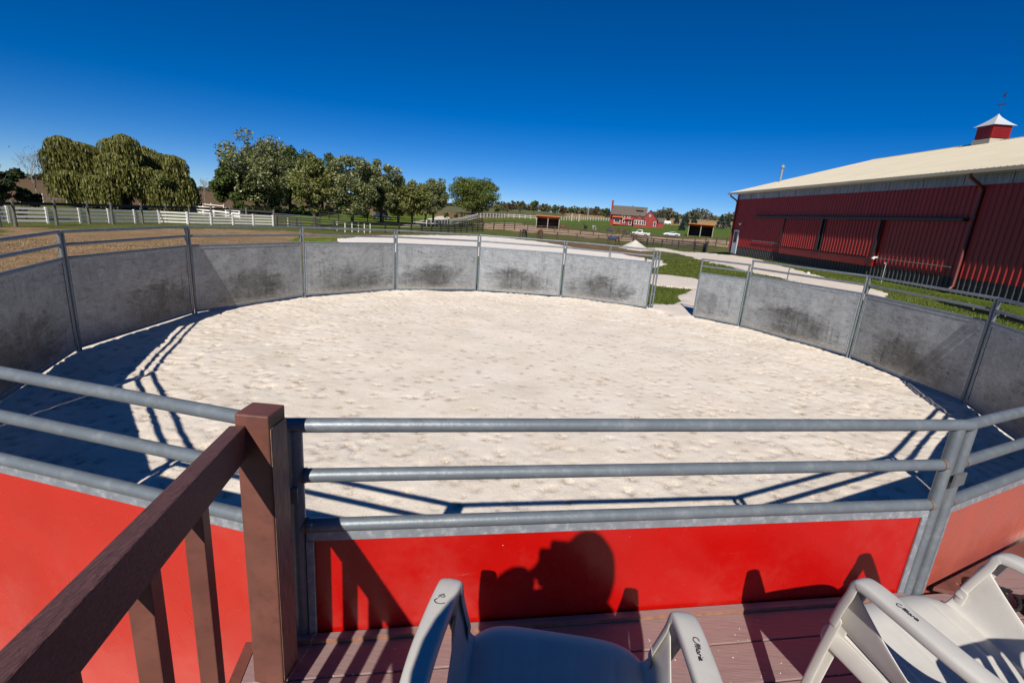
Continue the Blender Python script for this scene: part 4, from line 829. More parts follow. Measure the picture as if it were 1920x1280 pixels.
# small things on the grass by the barn
x, y = Z['pole'][0]; t = thing('standpipe', 'white steel standpipe upright in the grass before the barn skirt', 'standpipe', (x,y,TH(x,y)))
MB().tube([(x,y,-.1),(x,y,1.05)], .018, 8).build('pipe', M['steel_pipe'], t); MB().tube([(x,y,1.02),(x-.02,y,1.10),(x-.07,y,1.11),(x-.09,y,1.03)], .018, 8).build('spout', M['steel_pipe'], t)
x, y = Z['stone'][0]; m = MB(); rows = []
for i in range(7):
    th = math.pi*i/6; rows.append([(x+.10*math.sin(th)*math.cos(a)*(1+.15*math.sin(3*a+i)), y+.09*math.sin(th)*math.sin(a), .06+.08*math.cos(th)) for a in np.linspace(0,2*math.pi,11)])
props(m.grid(rows).build('stone', M['white2'], None, 60, loc=(x,y,0)), 'small white stone on the grass between path and barn', 'stone')
tp = Z['timber']
for i in range(len(tp)-1):
    a, b = tp[i], tp[i+1]; o = MB().beam((a[0],a[1],.05+.02*i),(b[0]+.05,b[1]+.1,.06+.03*i),.17,.15,bev=.012).build('landscape_timber', M['timber'], None, None, loc=(a[0],a[1],0))
    props(o, ['old brown timber edging on the grass, the one nearest the white standpipe','old brown timber edging behind the right pen panels, middle piece','old brown timber edging behind the right pen panels, nearest the camera'][i], 'timber', 'old timbers laid along the barn grass')
m = MB()
for k in range(14):
    f = k/13; px = tp[0][0]*(1-f)+tp[2][0]*f+RNG.uniform(-.15,.25); py = tp[0][1]*(1-f)+tp[2][1]*f+RNG.uniform(-.3,.3); 
# cone of sand, low bench
x, y, h_, w_ = Z['pile'][0]; rows = []
for i in range(15):
    q = i/14; rows.append([(x+(w_*1.25*q)*math.cos(a)*(1+.10*math.sin(2.3*a+1)+.05*math.sin(7*a)), y+(w_*1.25*q)*math.sin(a)*(1+.10*math.sin(2.3*a+1)), TH(x,y)+h_*(1-q)**1.12+.04*math.sin(9*a+i)*q*(1-q)-.05) for a in np.linspace(0,2*math.pi,41)])
props(MB().grid(rows).build('sand_pile', M['pile_sand'], None, 60, loc=(x,y,float(TH(x,y)))), 'cone-shaped heap of pale sand beside the path and black fence', 'sand pile')
x, y, h_, w_ = Z['bench'][0]; x, y = x*.62, y*.62; h_ = .80; w_ = .28; zb = float(TH(x,y)); t = thing('mounting_block', 'small dark green steel stand behind the left post of the pen opening', 'stand', (x,y,zb))
MB().beam((x-w_,y,zb+h_),(x+w_,y-.1,zb+h_-.05),.34,.04).build('top', M['dark_green'], t)
for sx in (-1,1):
    for sy in (-.13,.13): MB().tube([(x+sx*(w_-.05),y+sy-.05,zb-.02),(x+sx*(w_-.06),y+sy-.05,zb+h_-.03)], .022, 6).build('leg', M['dark_green'], t)

# ------------------------------------------------------------------ fences
def resample(pts, sp):
    P = [np.array(p, float) for p in pts]; out = []; 
    seg = [np.hypot(*(P[i+1]-P[i])) for i in range(len(P)-1)]; L = sum(seg); n = max(1, round(L/sp))
    for k in range(n+1):
        d = L*k/n; i = 0
        while i < len(seg)-1 and d > seg[i]: d -= seg[i]; i += 1
        out.append(P[i]+(P[i+1]-P[i])*min(1, d/seg[i]))
    return out
def fence(name, label, pts, sp, ph, pr_, rails, rw, rh, mp, mr, group=None, exact=False, square=True, cat='fence', skip=()):
    P = [np.array(p,float) for p in pts] if exact else resample(pts, sp); x0, y0 = P[0]; t = thing(name, label, cat, (x0,y0,float(TH(x0,y0))), 0, group)
    for i, p in enumerate(P):
        z = float(TH(*p)); q = P[min(i+1,len(P)-1)]-P[max(i-1,0)]; a = math.atan2(q[1],q[0]); m = MB()
        if square: m.box((p[0],p[1],z+ph/2-.1),(pr_*2,pr_*2,ph+.2), a)
        else: m.tube([(p[0],p[1],z-.2),(p[0]+random.uniform(-.03,.03),p[1],z+ph*random.uniform(.97,1.03))], pr_, 8)
        m.build('post', mp, t)
    for rz_ in rails:
        m = MB()
        for i in range(len(P)-1):
            if i in skip: continue
            a, b = P[i], P[i+1]; m.beam((a[0],a[1],float(TH(*a))+rz_),(b[0],b[1],float(TH(*b))+rz_), rw, rh)
        m.build('rail', mr, t)
    return t
BF, NF = M['black_fence'], M['brown_fence']
off = np.array(Z['post_fence'])
fence('post_fence','tall weathered round posts joined by a black top band, left of the pen', Z['post_fence'], 0, 1.95, .115, [1.62], .03, .22, M['grey_post'], M['band'], exact=True, square=False)
fence('white_fence','white four-rail board fence behind the tall round posts', Z['white_fence'], 2.6, 1.28, .075, [.16,.48,.80,1.12], .07, .17, M['white'], M['white'], exact=False)
fence('gate_fence','grey steel pipe gates between the tall post fence and white posts', [Z['post_fence'][-1], Z['gates'][1], Z['gates'][2]], 3., 1.5, .05, [.3,.6,.9,1.2,1.45], .04, .05, M['galv_dark'], M['galv_dark'])
fence('black_fence','low black board fence below the row of trees', Z['blackL'], 2.4, 1.25, .07, [.3,.62,.95,1.2], .03, .15, BF, BF)
fence('black_fence','black board fence behind the first one, under the trees', Z['blackL2'], 3., 1.25, .07, [.35,.75,1.15], .03, .16, BF, BF)
WP = Z['wposts']
for i, (x, y) in enumerate(WP):
    z = float(TH(x,y)); o = MB().box((x,y,z+.50),(.10,.10,1.12), .4, .012).build('marker_post', M['white2'], None, None, loc=(x,y,z))
    props(o, ['white marker post standing alone beside the steel pipe gates','short white marker post, first of the close-set row below the trees','white marker post, second in the close-set row below the trees','white marker post, third in the close-set row below the trees','white marker post, fourth in the close-set row below the trees','white marker post, fifth in the close-set row below the trees','white marker post, last and rightmost in the row below the trees'][i], 'post', 'white marker posts before the black fence')
fence('paddock_fence','dark brown rail fence behind the arena sand, nearest of the paddock fences', Z['F1'], 3.4, 1.25, .08, [.45,.8,1.15], .035, .12, NF, NF)
fence('paddock_fence','brown rail fence along the tan dirt track past the open-front shed', Z['F2'], 3.0, 1.25, .075, [.4,.8,1.15], .035, .11, NF, NF)
fence('paddock_fence','thin dark rail fence behind the open-front shed', Z['F3'], 3.6, 1.2, .06, [.4,.8,1.1], .03, .08, NF, NF)
fence('paddock_fence','black rail fence with gates ending at the far barn corner', Z['F4'][:4]+[(22.6,60.)], 2.6, 1.35, .09, [.3,.6,.9,1.25], .035, .14, BF, BF)
fence('white_fence','white picket-like fence climbing the slope left of the round tree', Z['picket'], 1.9, 1.25, .09, [.35,.7,1.1], .05, .17, M['white_old'], M['white_old'])
fence('white_fence','white board fence running level behind the open-front shed', Z['picket2'], 2.4, 1.4, .13, [.5,1.1], .03, .2, M['white_old'], M['white_old'])
fence('white_fence','pale fence far off between the shed and red house', Z['picket3'], 3.2, 1.5, .13, [.6,1.1], .03, .2, M['white_old'], M['white_old'])
fence('white_fence','white board fence to the right of the willow', Z['backwhite'], 2.6, 1.35, .08, [.3,.7,1.1], .06, .18, M['white'], M['white'])
fence('white_fence','thin white fence farther back right of the willow', Z['backwhite2'], 2.6, 1.3, .07, [.5,1.0], .03, .12, M['white'], M['white'])
fence('white_fence','thin pale fence in the brown field left of the willow', Z['fieldfence'], 3., 1.3, .06, [.6,1.1], .03, .07, M['white'], M['white'])

# ------------------------------------------------------------------ trees
def cards(C, s, rng, stretch=1.0, droop=None):
    """leaf clump cards: one randomly turned quad per centre"""
    n = len(C); a = rng.normal(size=(n,3)); a /= np.linalg.norm(a,axis=1)[:,None]; b = rng.normal(size=(n,3)); b -= a*(a*b).sum(1)[:,None]; b /= np.linalg.norm(b,axis=1)[:,None]
    if droop is not None: a = a*.25+droop; a /= np.linalg.norm(a,axis=1)[:,None]; b -= a*(a*b).sum(1)[:,None]; b /= np.linalg.norm(b,axis=1)[:,None]
    s = s*rng.uniform(.55,1.35,n)[:,None]; a = a*s*stretch; b = b*s*rng.uniform(.45,.9,n)[:,None]
    V = np.stack([C-a*.5, C+b*.5+a*.08, C+a*.5, C-b*.5+a*.08],1).reshape(-1,3); F = np.arange(4*n).reshape(-1,4); return V, F
def limbs(t, base, h, R_, rng, n=9, r0=None, m='bark', h0=.0, lean=(0,0)):
    r0 = r0 or h*.022; mb = MB(); z = base[2]; p0 = Vector(base)
    fork = .22*h; mb.tube([p0-Vector((0,0,.3)), p0+Vector((0,0,.02*h)), p0+Vector((rng.normal(0,.05),0,fork*.6)), p0+Vector((rng.normal(0,.1),rng.normal(0,.1),fork))], [r0*1.5,r0*1.1,r0*.95,r0*.85], 9)
    for k in range(n):
        a = 6.283*k/n+rng.uniform(-.3,.3); q = rng.uniform(.35,.95); e = p0+Vector((math.cos(a)*R_*.75*q+lean[0], math.sin(a)*R_*.75*q+lean[1], h*rng.uniform(.5,.88))); s = p0+Vector((0,0,fork*rng.uniform(.75,1)))
        mid = s.lerp(e,.5)+Vector((rng.normal(0,.1*R_),rng.normal(0,.1*R_),.03*h)); mb.tube([s,s.lerp(mid,.5)+Vector((0,0,.02*h)),mid,e], [r0*.55,r0*.42,r0*.28,r0*.08], 6)
    return mb.build('trunk', M[m], t, 60)
def tree(label, x, y, h, R_, leafm, n=5000, ls=.34, group=None, seed=1, base=.16, blobs=34, squash=.5, name='tree', top=1.0, trunk=True, conic=0., lean=(0,0), gap=.0, bark='bark'):
    rng = np.random.default_rng(seed); z = float(TH(x,y)); t = thing(name, label, 'tree', (x,y,z), 0, group)
    if trunk: limbs(t, (x,y,z), h, R_, rng, m=bark, lean=lean)
    zc = h*(base+(1-base)*.5); hz = h*(1-base)*.5; P = []
    for k in range(blobs):
        u = rng.normal(size=3); u /= np.linalg.norm(u); rr = rng.uniform(.30,.88); c = u*rr; br = rng.uniform(.15,.27)
        f = 1-conic*max(0,c[2])-.25*max(0,-c[2]) if conic else 1.0
        c = np.array([c[0]*R_*f, c[1]*R_*f, c[2]*hz*.9]); m_ = int(n/blobs); q = rng.normal(size=(m_,3)); q /= np.linalg.norm(q,axis=1)[:,None]; q *= (rng.uniform(.55,1.08,m_)[:,None])*br*np.array([R_,R_,min(hz,R_*1.2)*.9]); q[:,2] *= 1-.15; P.append(c+q)
    P = np.concatenate(P); k = (vnoise(P[:,0]*1.3+P[:,1],P[:,2]*1.3-P[:,1]*.7, .9/ max(1,R_/4), seed) > gap); P = P[k]
    P += np.array([x+lean[0],y+lean[1],z+zc]); V, F = cards(P, ls, rng, 1.5); fast_mesh('crown', V-np.array([x,y,z]), F, M[leafm], t); return t
def willow(label, x, y, h, R_, leafm, seed, n=115, lean=.6, depth=.8, group=None):
    """weeping crown: overlapping umbrellas of hanging strands, blown a little to the right"""
    rng = np.random.default_rng(seed); z = float(TH(x,y)); t = thing('willow_tree', label, 'tree', (x,y,z), 0, group); limbs(t, (x,y,z), h, R_, rng, 12, h*.035)
    P, A, Sz = [], [], []; hx_ = np.array([.91,.41]); dx_ = np.array([-.41,.91])          # across and along the line of sight
    prof = lambda u: (1-abs(u)**2.6)**.55
    for k in range(84):
        u = rng.uniform(-.86,.86); v = rng.uniform(-.75,.6)*prof(u); tz = rng.uniform(.12,1.0); r = rng.uniform(.13,.24)*R_*(1.15-.35*abs(u))
        zc = h*(.16+.72*tz*(.45+.55*prof(u)))*rng.uniform(.92,1.04)-r*.35; c = np.array([*(hx_*u*R_*(1 if tz < .8 else .92)+dx_*v*R_*depth), zc])
        for q in range(n):
            a = rng.uniform(0,6.283); el = rng.random()**.7; o = np.array([math.cos(a),math.sin(a),0]); L = rng.uniform(.14,.34)*h; ns = max(4,int((L+r)/.30))
            for j in range(ns):
                f = j/ns*(L+r); ang = min(1.45, f/r*1.1+.1*el); p = c+o*r*math.sin(ang)*(.5+.6*el)+np.array([0,0,r*.75*math.cos(ang)])-np.array([0,0,max(0,f-r*1.2)]); p[0] += lean*(f/(L+r))**2*.9
                if p[2] < .25+.25*rng.random(): break
                P.append(p); A.append([o[0]*.5*max(0,1-f/r)+.12*lean, o[1]*.5*max(0,1-f/r), -.25-min(1,f/r)])
    P = np.array(P)+rng.normal(0,.06,(len(P),3)); A = np.array(A); V, F = cards(P+np.array([x,y,z]), .24, rng, 2.3, A); fast_mesh('crown', V-np.array([x,y,z]), F, M[leafm], t); return t
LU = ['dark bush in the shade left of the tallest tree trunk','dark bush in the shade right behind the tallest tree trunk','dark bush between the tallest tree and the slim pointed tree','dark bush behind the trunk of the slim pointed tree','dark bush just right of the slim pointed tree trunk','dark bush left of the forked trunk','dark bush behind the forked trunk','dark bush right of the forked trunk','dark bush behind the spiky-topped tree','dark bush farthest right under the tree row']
g1 = 'silvery trees in the row beyond the pen'
T = Z['trees']
L8 = ['tallest silvery green tree at the left end of the tree row','slim pointed young tree right of the tallest one in the row','wide silvery tree with forked dark trunk in the middle of the row','silvery tree with spiky top, right of the forked-trunk tree','shorter bushy tree just right of the spiky-topped tree','low dense olive tree beside the pale driveway','silvery tree near the right end of the row, taller than its neighbours','last tree at the right end of the row, beside the driveway']
sp = [('leaf_silver',30000,.32,-.02,.25),('leaf_olive',11000,.27,.08,.55),('leaf_silver',17000,.29,.04,.2),('leaf_silver',16000,.29,.04,.1),('leaf_olive',12000,.29,.07,.1),('leaf_olive',11000,.29,.07,.1),('leaf_silver',13000,.30,.06,.1),('leaf_silver',12000,.30,.06,.1)]
for i, ((x,y,h,w), (lm,n,ls,bs,cn_)) in enumerate(zip(T, sp)): tree(L8[i], x, y, h*1.02, w*1.14, lm, n, ls, g1, 50+i*3, bs, 130 if i == 0 else 64, conic=cn_, gap=.14)
for i, (x,y,h,w) in enumerate(Z['backtrees']): tree(['dark green dense tree behind the tallest silvery tree','dark green tree behind the slim pointed tree','dark tree behind the left side of the tallest silvery tree'][i], x, y, h*1.03, w*1.15, 'leaf_green', 16000, .4, 'dark trees behind the tree row', 60+i, .0, 60, trunk=True)
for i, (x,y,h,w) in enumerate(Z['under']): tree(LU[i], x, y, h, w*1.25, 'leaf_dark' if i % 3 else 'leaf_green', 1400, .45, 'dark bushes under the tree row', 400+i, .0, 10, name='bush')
x,y,h,w = Z['roundtree'][0]; tree('broad rounded dark olive tree standing alone right of the tree row', x, y, h*1.02, w*1.12, 'leaf_round', 30000, .44, None, 71, -.03, 190, name='tree')
x,y,h,w = Z['willow'][0]; willow('huge weeping willow with drooping olive branches behind the white fence', x, y, h, w*.98, 'leaf_willow', 81)
x,y,h,w = Z['willow2'][0]; tree('rounded brownish green tree in front of the willow', x, y, h*.92, w*.85, 'leaf_olive', 5200, .30, None, 83, .0, 26)
x,y,h,w = Z['darktree'][0]; tree('dark leafy tree at the left edge behind the white fence', x, y, h, w, 'leaf_dark', 3600, .28, None, 84, .06, 22)
x,y,h,w = Z['darktree'][1]; tree('small dark bush right of the dark tree at the left edge', x, y, h, w*1.3, 'leaf_dark', 1300, .24, None, 85, .0, 12, name='bush')
def bare(label, x, y, h, w, seed):
    rng = np.random.default_rng(seed); z = float(TH(x,y)); t = thing('bare_tree', label, 'tree', (x,y,z)); mb = MB()
    def grow(p, d, L, r, dep):
        e = p+d*L; mb.tube([p, p.lerp(e,.5)+Vector(rng.normal(0,.03*L,3)), e], [r,r*.8,r*.6], 5, cap=False)
        if dep == 0: return
        for k in range(3):
            nd = (d+Vector(rng.normal(0,.42,3))+Vector((0,0,.12))).normalized(); grow(e, nd, L*rng.uniform(.6,.8), r*.58, dep-1)
    grow(Vector((x,y,z-.2)), Vector((0,0,1)), h*.34, h*.013, 5); mb.build('branches', M['pale_bark'], t)
    rg = np.random.default_rng(seed+1); C = rg.normal(size=(160,3))*np.array([w*.45,w*.45,h*.18])+np.array([x,y,z+h*.68]); V, F = cards(C, .16, rg); fast_mesh('leaves', V-np.array([x,y,z]), F, M['leaf_autumn'], t)
for i, (x,y,h,w) in enumerate(Z['baretree']): bare(['nearly bare pale tree between the dark tree and willow','small thin bare tree right of the willow'][i], x, y, h, w, 90+i)
LC = ['small olive tree right of the round tree','second small tree right of the round tree, olive with a brown top','tall dull green tree in the far row left of the dirt track shed','broad far tree directly behind the open-front shed roof','far tree just right of the shed, olive','dark far tree third right of the shed','grey-brown far tree halfway between shed and red house','low dark tree in the far row before the grey pole','round olive tree in the far row left of the red house','tall brownish far tree near the red house','dark tree just left of the red house','smallest pale shrub-like tree touching the round tree']
for i, (x,y,h,w) in enumerate(Z['ctrees']): tree(LC[i], x, y, h*1.12, w, ['leaf_far','leaf_autumn','leaf_far','leaf_green','leaf_far','leaf_green','leaf_autumn','leaf_green','leaf_far','leaf_autumn','leaf_green','leaf_olive'][i], 900, .8, 'small far trees left of the red house', 100+i, .0, 12, trunk=True)
def conifer(label, x, y, h, w, seed):
    rng = np.random.default_rng(seed); z = float(TH(x,y)); t = thing('evergreen_tree', label, 'tree', (x,y,z), 0, 'blue-green evergreens by the red house')
    MB().tube([(x,y,z-.2),(x,y,z+h*.9)], [h*.03,h*.005], 7).build('trunk', M['bark'], t)
    n = 1500; f = rng.random(n)**.75; a = rng.uniform(0,6.283,n); tier = .82+.18*np.cos(f*h*5); r = w*(1-f)**.85*tier*rng.uniform(.55,1.05,n); P = np.stack([x+r*np.cos(a), y+r*np.sin(a), z+.05*h+f*h*.95-.10*r], -1)
    V, F = cards(P, .42, rng, 1.5, np.stack([np.cos(a),np.sin(a),-.45*np.ones(n)],-1)); fast_mesh('crown', V-np.array([x,y,z]), F, M['leaf_spruce'], t)
LE = ['blue-green spruce hugging the left end of the red house','small spruce just right of the red house','taller spruce second right of the red house','small spruce behind the white trailer','spruce third right of the red house','tallest wide spruce behind the red open shed','broad spruce behind the middle of the red open shed','low dark spruce at the left side of the red open shed','large spruce right of the red shed, next to the barn','shorter spruce nearest the barn corner']
for i, (x,y,h,w) in enumerate(Z['everg']): conifer(LE[i], x, y, h*1.08, w*1.05, 120+i)
for i, (x,y,h,w) in enumerate(Z['dark_shrubs']): tree(['dark shrub on the slope, leftmost of three by the white fence','small dark shrub, middle of three by the white fence','dark shrub below the round tree, rightmost of three'][i], x, y, h, w, 'leaf_green', 500, .35, 'dark shrubs on the slope', 140+i, 0, 8, name='shrub', trunk=True)
def woods():
    rng = np.random.default_rng(200); P = []
    for k in range(620):
        a = rng.uniform(-50, 33); r = rng.uniform(425, 450); x, y = r*math.sin(math.radians(a)), r*math.cos(math.radians(a)); z = float(TH(x,y)); 
        if -38 < a < -31 or -14 < a < -3: hh = rng.uniform(1.5,3.5)
        elif a > 10: hh = rng.uniform(5.0,9.)*(.8+.35*math.sin(a*1.7))
        elif a < -20: hh = rng.uniform(2.,4.5)
        else: hh = rng.uniform(4.,7.)
        n = int(26+hh*4); q = rng.normal(size=(n,3)); q /= np.linalg.norm(q,axis=1)[:,None]; P.append(np.array([x,y,z+hh*.5-.5])+q*np.array([hh*.6+1.,hh*.6+1.,hh*.52])*rng.uniform(.6,1,n)[:,None])
    P = np.concatenate(P); V, F = cards(P, 1.9, rng); o = fast_mesh('distant_woods', V, F, M['leaf_farwood']); props(o, 'long line of distant woods along the horizon', 'woods', kind='stuff')
M['leaf_farwood'] = mat('leaf_farwood', island=[(.04,.055,.028),(.07,.075,.035),(.10,.075,.04),(.085,.09,.05)], rough=.8, var=.3, vscale=.02)
woods()

# ------------------------------------------------------------------ grass blades near the opening and stubble outside the pen
def blades(name, n, region, m, label, h, seed, avoid=()):
    rng = np.random.default_rng(seed); xs, ys = [], []; poly = np.array(region); lo, hi = poly.min(0), poly.max(0)
    x = rng.uniform(lo[0],hi[0],n*3); y = rng.uniform(lo[1],hi[1],n*3); k = inpoly(x,y,region)
    for av in avoid: k &= ~inpoly(x,y,av)
    k &= np.hypot(x-PEN[0],y-PEN[1]) > 6.75; r = np.hypot(x,y); k &= rng.random(len(x)) < np.clip(18/r,.1,1); x, y = x[k][:n], y[k][:n]; n = len(x)
    a = rng.uniform(0,6.283,n); w = rng.uniform(.006,.014,n)*np.clip(np.hypot(x,y)/16,1,3); hh = h*rng.uniform(.4,1.3,n); z = TH(x,y)-.045; dx, dy = np.cos(a)*w, np.sin(a)*w; lx, ly = rng.normal(0,.5,n)*hh, rng.normal(0,.5,n)*hh
    V = np.stack([np.stack([x-dx,y-dy,z],-1),np.stack([x+dx,y+dy,z],-1),np.stack([x+lx,y+ly,z+hh],-1)],1).reshape(-1,3); o = fast_mesh(name, V, np.arange(3*n).reshape(-1,3), M[m]); props(o, label, 'grass', kind='stuff')
pathpoly = Z['path']+Z['path2']
blades('grass', 90000, [(3.5,13.),(9.,9.),(12,9.),(20,20.),(20.6,40),(14,50),(9,45),(4,20)], 'grass_blade', 'green grass growing between the pen opening, path and barn', .085, 300, (pathpoly, Z['strip'], Z['arena'], [(3.7,12.2),(4.3,11.7),(5.2,13.0),(6.6,14.9),(7.2,17.4),(6.4,17.9),(5.6,16.2),(4.6,14.2),(3.6,13.4)]))
blades('grass', 60000, [(-22,6.),(-6.3,6.),(-6.3,9),(-4,13),(-2,16),(-8,38),(-18,44),(-30,30)], 'stubble', 'dry straw-coloured stubble outside the left side of the pen', .05, 301, (Z['arena'],))

# ------------------------------------------------------------------ red house, run-in sheds, vehicles, horses
def gable(mb, x0, x1, y0, y1, z0, ze, zr, T4, axis='x'):
    """house volume with gable ends; ridge along axis"""
    if axis == 'x': ym = (y0+y1)/2; pr_ = [(y0,z0),(y0,ze),(ym,zr),(y1,ze),(y1,z0)]; mb.extr(pr_, x0, x1, lambda a,b,t: T4 @ Vector((t,a,b)))
    else: xm = (x0+x1)/2; pr_ = [(x0,z0),(x0,ze),(xm,zr),(x1,ze),(x1,z0)]; mb.extr(pr_, y0, y1, lambda a,b,t: T4 @ Vector((a,t,b)))
def groof(mb, x0, x1, y0, y1, ze, zr, T4, axis='x', ov=.45, th=.18):
    if axis == 'x':
        ym = (y0+y1)/2; k = (zr-ze)/(ym-y0); e = ze-k*ov
        mb.extr([(y0-ov,e),(ym,zr),(y1+ov,e),(y1+ov,e+th),(ym,zr+th),(y0-ov,e+th)], x0-ov, x1+ov, lambda a,b,t: T4 @ Vector((t,a,b)))
    else:
        xm = (x0+x1)/2; k = (zr-ze)/(xm-x0); e = ze-k*ov
        mb.extr([(x0-ov,e),(xm,zr),(x1+ov,e),(x1+ov,e+th),(xm,zr+th),(x0-ov,e+th)], y0-ov, y1+ov, lambda a,b,t: T4 @ Vector((a,t,b)))
hx, hy, hz = 33.3, 187.0, 0.0
hrot = -math.atan2(41.7, 186.)
T4 = Matrix.Translation((hx,hy,1.05)) @ Matrix.Rotation(hrot, 4, 'Z')
hs = thing('red_house', 'large red farmhouse with brown roof and tall chimney on the far slope', 'house', (hx,hy,1.05))
def HB(mat_, nm, par, *bx):
    m = MB()
    for c, sz in bx: m.box((0,0,0), sz, 0, 0, T4 @ Matrix.Translation(c))
    return m.build(nm, mat_, par)
m = MB(); gable(m, .3, 12.2, 0, 8.5, -1.5, 4.0, 6.9, T4); w1 = m.build('wall', M['house_red'], hs)
m = MB(); groof(m, .3, 12.2, 0, 8.5, 4.0, 6.9, T4); r1 = m.build('roof', M['shingle'], hs)
m = MB(); gable(m, 11.2, 16.4, -2.6, 7, -2.4, 3.0, 6.0, T4, 'y'); w2 = m.build('wall', M['house_red'], hs)
m = MB(); groof(m, 11.2, 16.4, -2.6, 7, 3.0, 6.0, T4, 'y'); m.build('roof', M['shingle'], hs)
m = MB(); gable(m, 16.4, 18.8, -.6, 6, -2.2, 2.1, 3.5, T4); m.build('wall', M['house_red'], hs)
m = MB(); groof(m, 16.4, 18.8, -.6, 6, 2.1, 3.5, T4, ov=.3); m.build('roof', M['shingle'], hs)
HB(M['house_red'], 'chimney', hs, ((-.2,2.5,3.0),(.65,1.1,11.0)), ((-.2,2.5,8.6),(.8,1.25,.25)))
m = MB(); gable(m, 8.2, 12.0, -3.6, 0, -.35, 2.5, 4.0, T4, 'y'); sr = m.build('sunroom', M['house_red'], hs)
m = MB(); groof(m, 8.2, 12.0, -3.6, 0, 2.5, 4.0, T4, 'y', .35); m.build('roof', M['shingle'], sr)
HB(M['shed_dark'], 'sunroom_undercroft', hs, ((10.1,-1.8,-1.4),(3.7,3.4,1.9)))
for x_ in (8.75,9.65,10.55,11.45):
    f = HB(M['white'], 'window', sr, ((x_,-3.62,1.5),(.78,.08,1.45))); HB(M['glass'], 'pane', f, ((x_,-3.67,1.5),(.60,.04,1.25)))
for (x_, z_, w_, h_) in ((2.2,1.6,2.2,1.3),(4.6,1.6,.9,1.5),(1.9,-.6,1.5,.8),(4.6,-.4,.8,.9),(6.3,3.3,.9,.8),(7.0,1.2,1.0,1.7),(4.4,3.2,1.0,.8)):
    f = HB(M['white'], 'window', w1, ((x_,-.03,z_),(w_,.08,h_))); HB(M['glass'], 'pane', f, ((x_,-.08,z_),(w_-.22,.04,h_-.22)))
for (x_, z_, w_, h_) in ((12.1,1.4,.75,1.5),(15.7,1.3,.85,1.6),(15.2,-1.3,.85,1.4),(12.0,-1.2,.7,1.3),(13.7,4.1,.6,.6)):
    f = HB(M['white'], 'window', w2, ((x_,-2.63,z_),(w_,.08,h_))); HB(M['glass'], 'pane', f, ((x_,-2.68,z_),(w_-.2,.04,h_-.2)))
HB(M['house_orange'], 'awning', hs, ((2.4,-.5,2.9),(3.6,1.1,.35))); HB(M['house_orange'], 'awning', hs, ((6.3,-.4,2.4),(2.6,.9,.3)))
HB(M['house_orange'], 'window_box', hs, ((2.3,-.45,.45),(2.8,.9,.45)))
HB(M['shed_dark'], 'terrace', hs, ((6.0,-1.2,-.3),(4.2,2.4,.9)))
HB(M['shingle'], 'dormer', r1, ((10.0,2.2,6.3),(2.6,2.2,1.1)))
def shed(label, x, y, w, d, h, rot, side_red):
    z = float(TH(x,y)); t = thing('open_shed', label, 'shed', (x,y,z), 0, 'open-front horse sheds'); T5 = Matrix.Translation((x,y,z)) @ Matrix.Rotation(rot, 4, 'Z')
    def B(c, s, nm, mm): return MB().box((0,0,0), s, 0, 0, T5 @ Matrix.Translation(c)).build(nm, mm, t)
    B((0,d-.1,h*.42),(w,.12,h*.84+.2),'rear_wall',M['shed_dark']); 
    for sx in (-1,1): 
        m = MB(); m.extr([(0,-.2),(0,h),(d,h*.82),(d,-.2)], sx*w/2-.06, sx*w/2+.06, lambda a,b,tt: T5 @ Vector((tt,a,b))); m.build('side_wall', M['house_red'] if side_red else M['shed_dark'], t)
        B((sx*w/2,-.08,h*.5),(.14,.12,h+.2),'post',M['shed_post'])
    B((0,-.08,h*.5),(.16,.14,h+.2),'post',M['shed_post'])
    m = MB(); m.extr([(-.7,h+.10),(-.7,h+.28),(d+.2,h*.82+.2),(d+.2,h*.82+.04)], -w/2-.25, w/2+.25, lambda a,b,tt: T5 @ Vector((tt,a,b))); m.build('roof', M['shed_orange'], t)
    for zz in (.7,1.3): B((0,d-.22,zz),(w-.2,.06,.10),'wall_board',M['grey_post'])
a, b = Z['shelter1']; shed('orange-roofed open shed with two dark bays in the middle of the paddocks', (a[0]+b[0])/2, (a[1]+b[1])/2, 5.4, 3.4, 2.85, -.05, False)
a, b = Z['shelter2']; shed('red-sided open shed with two dark bays near the barn corner', (a[0]+b[0])/2, (a[1]+b[1])/2, 6.0, 4.2, 2.9, -.34, True)
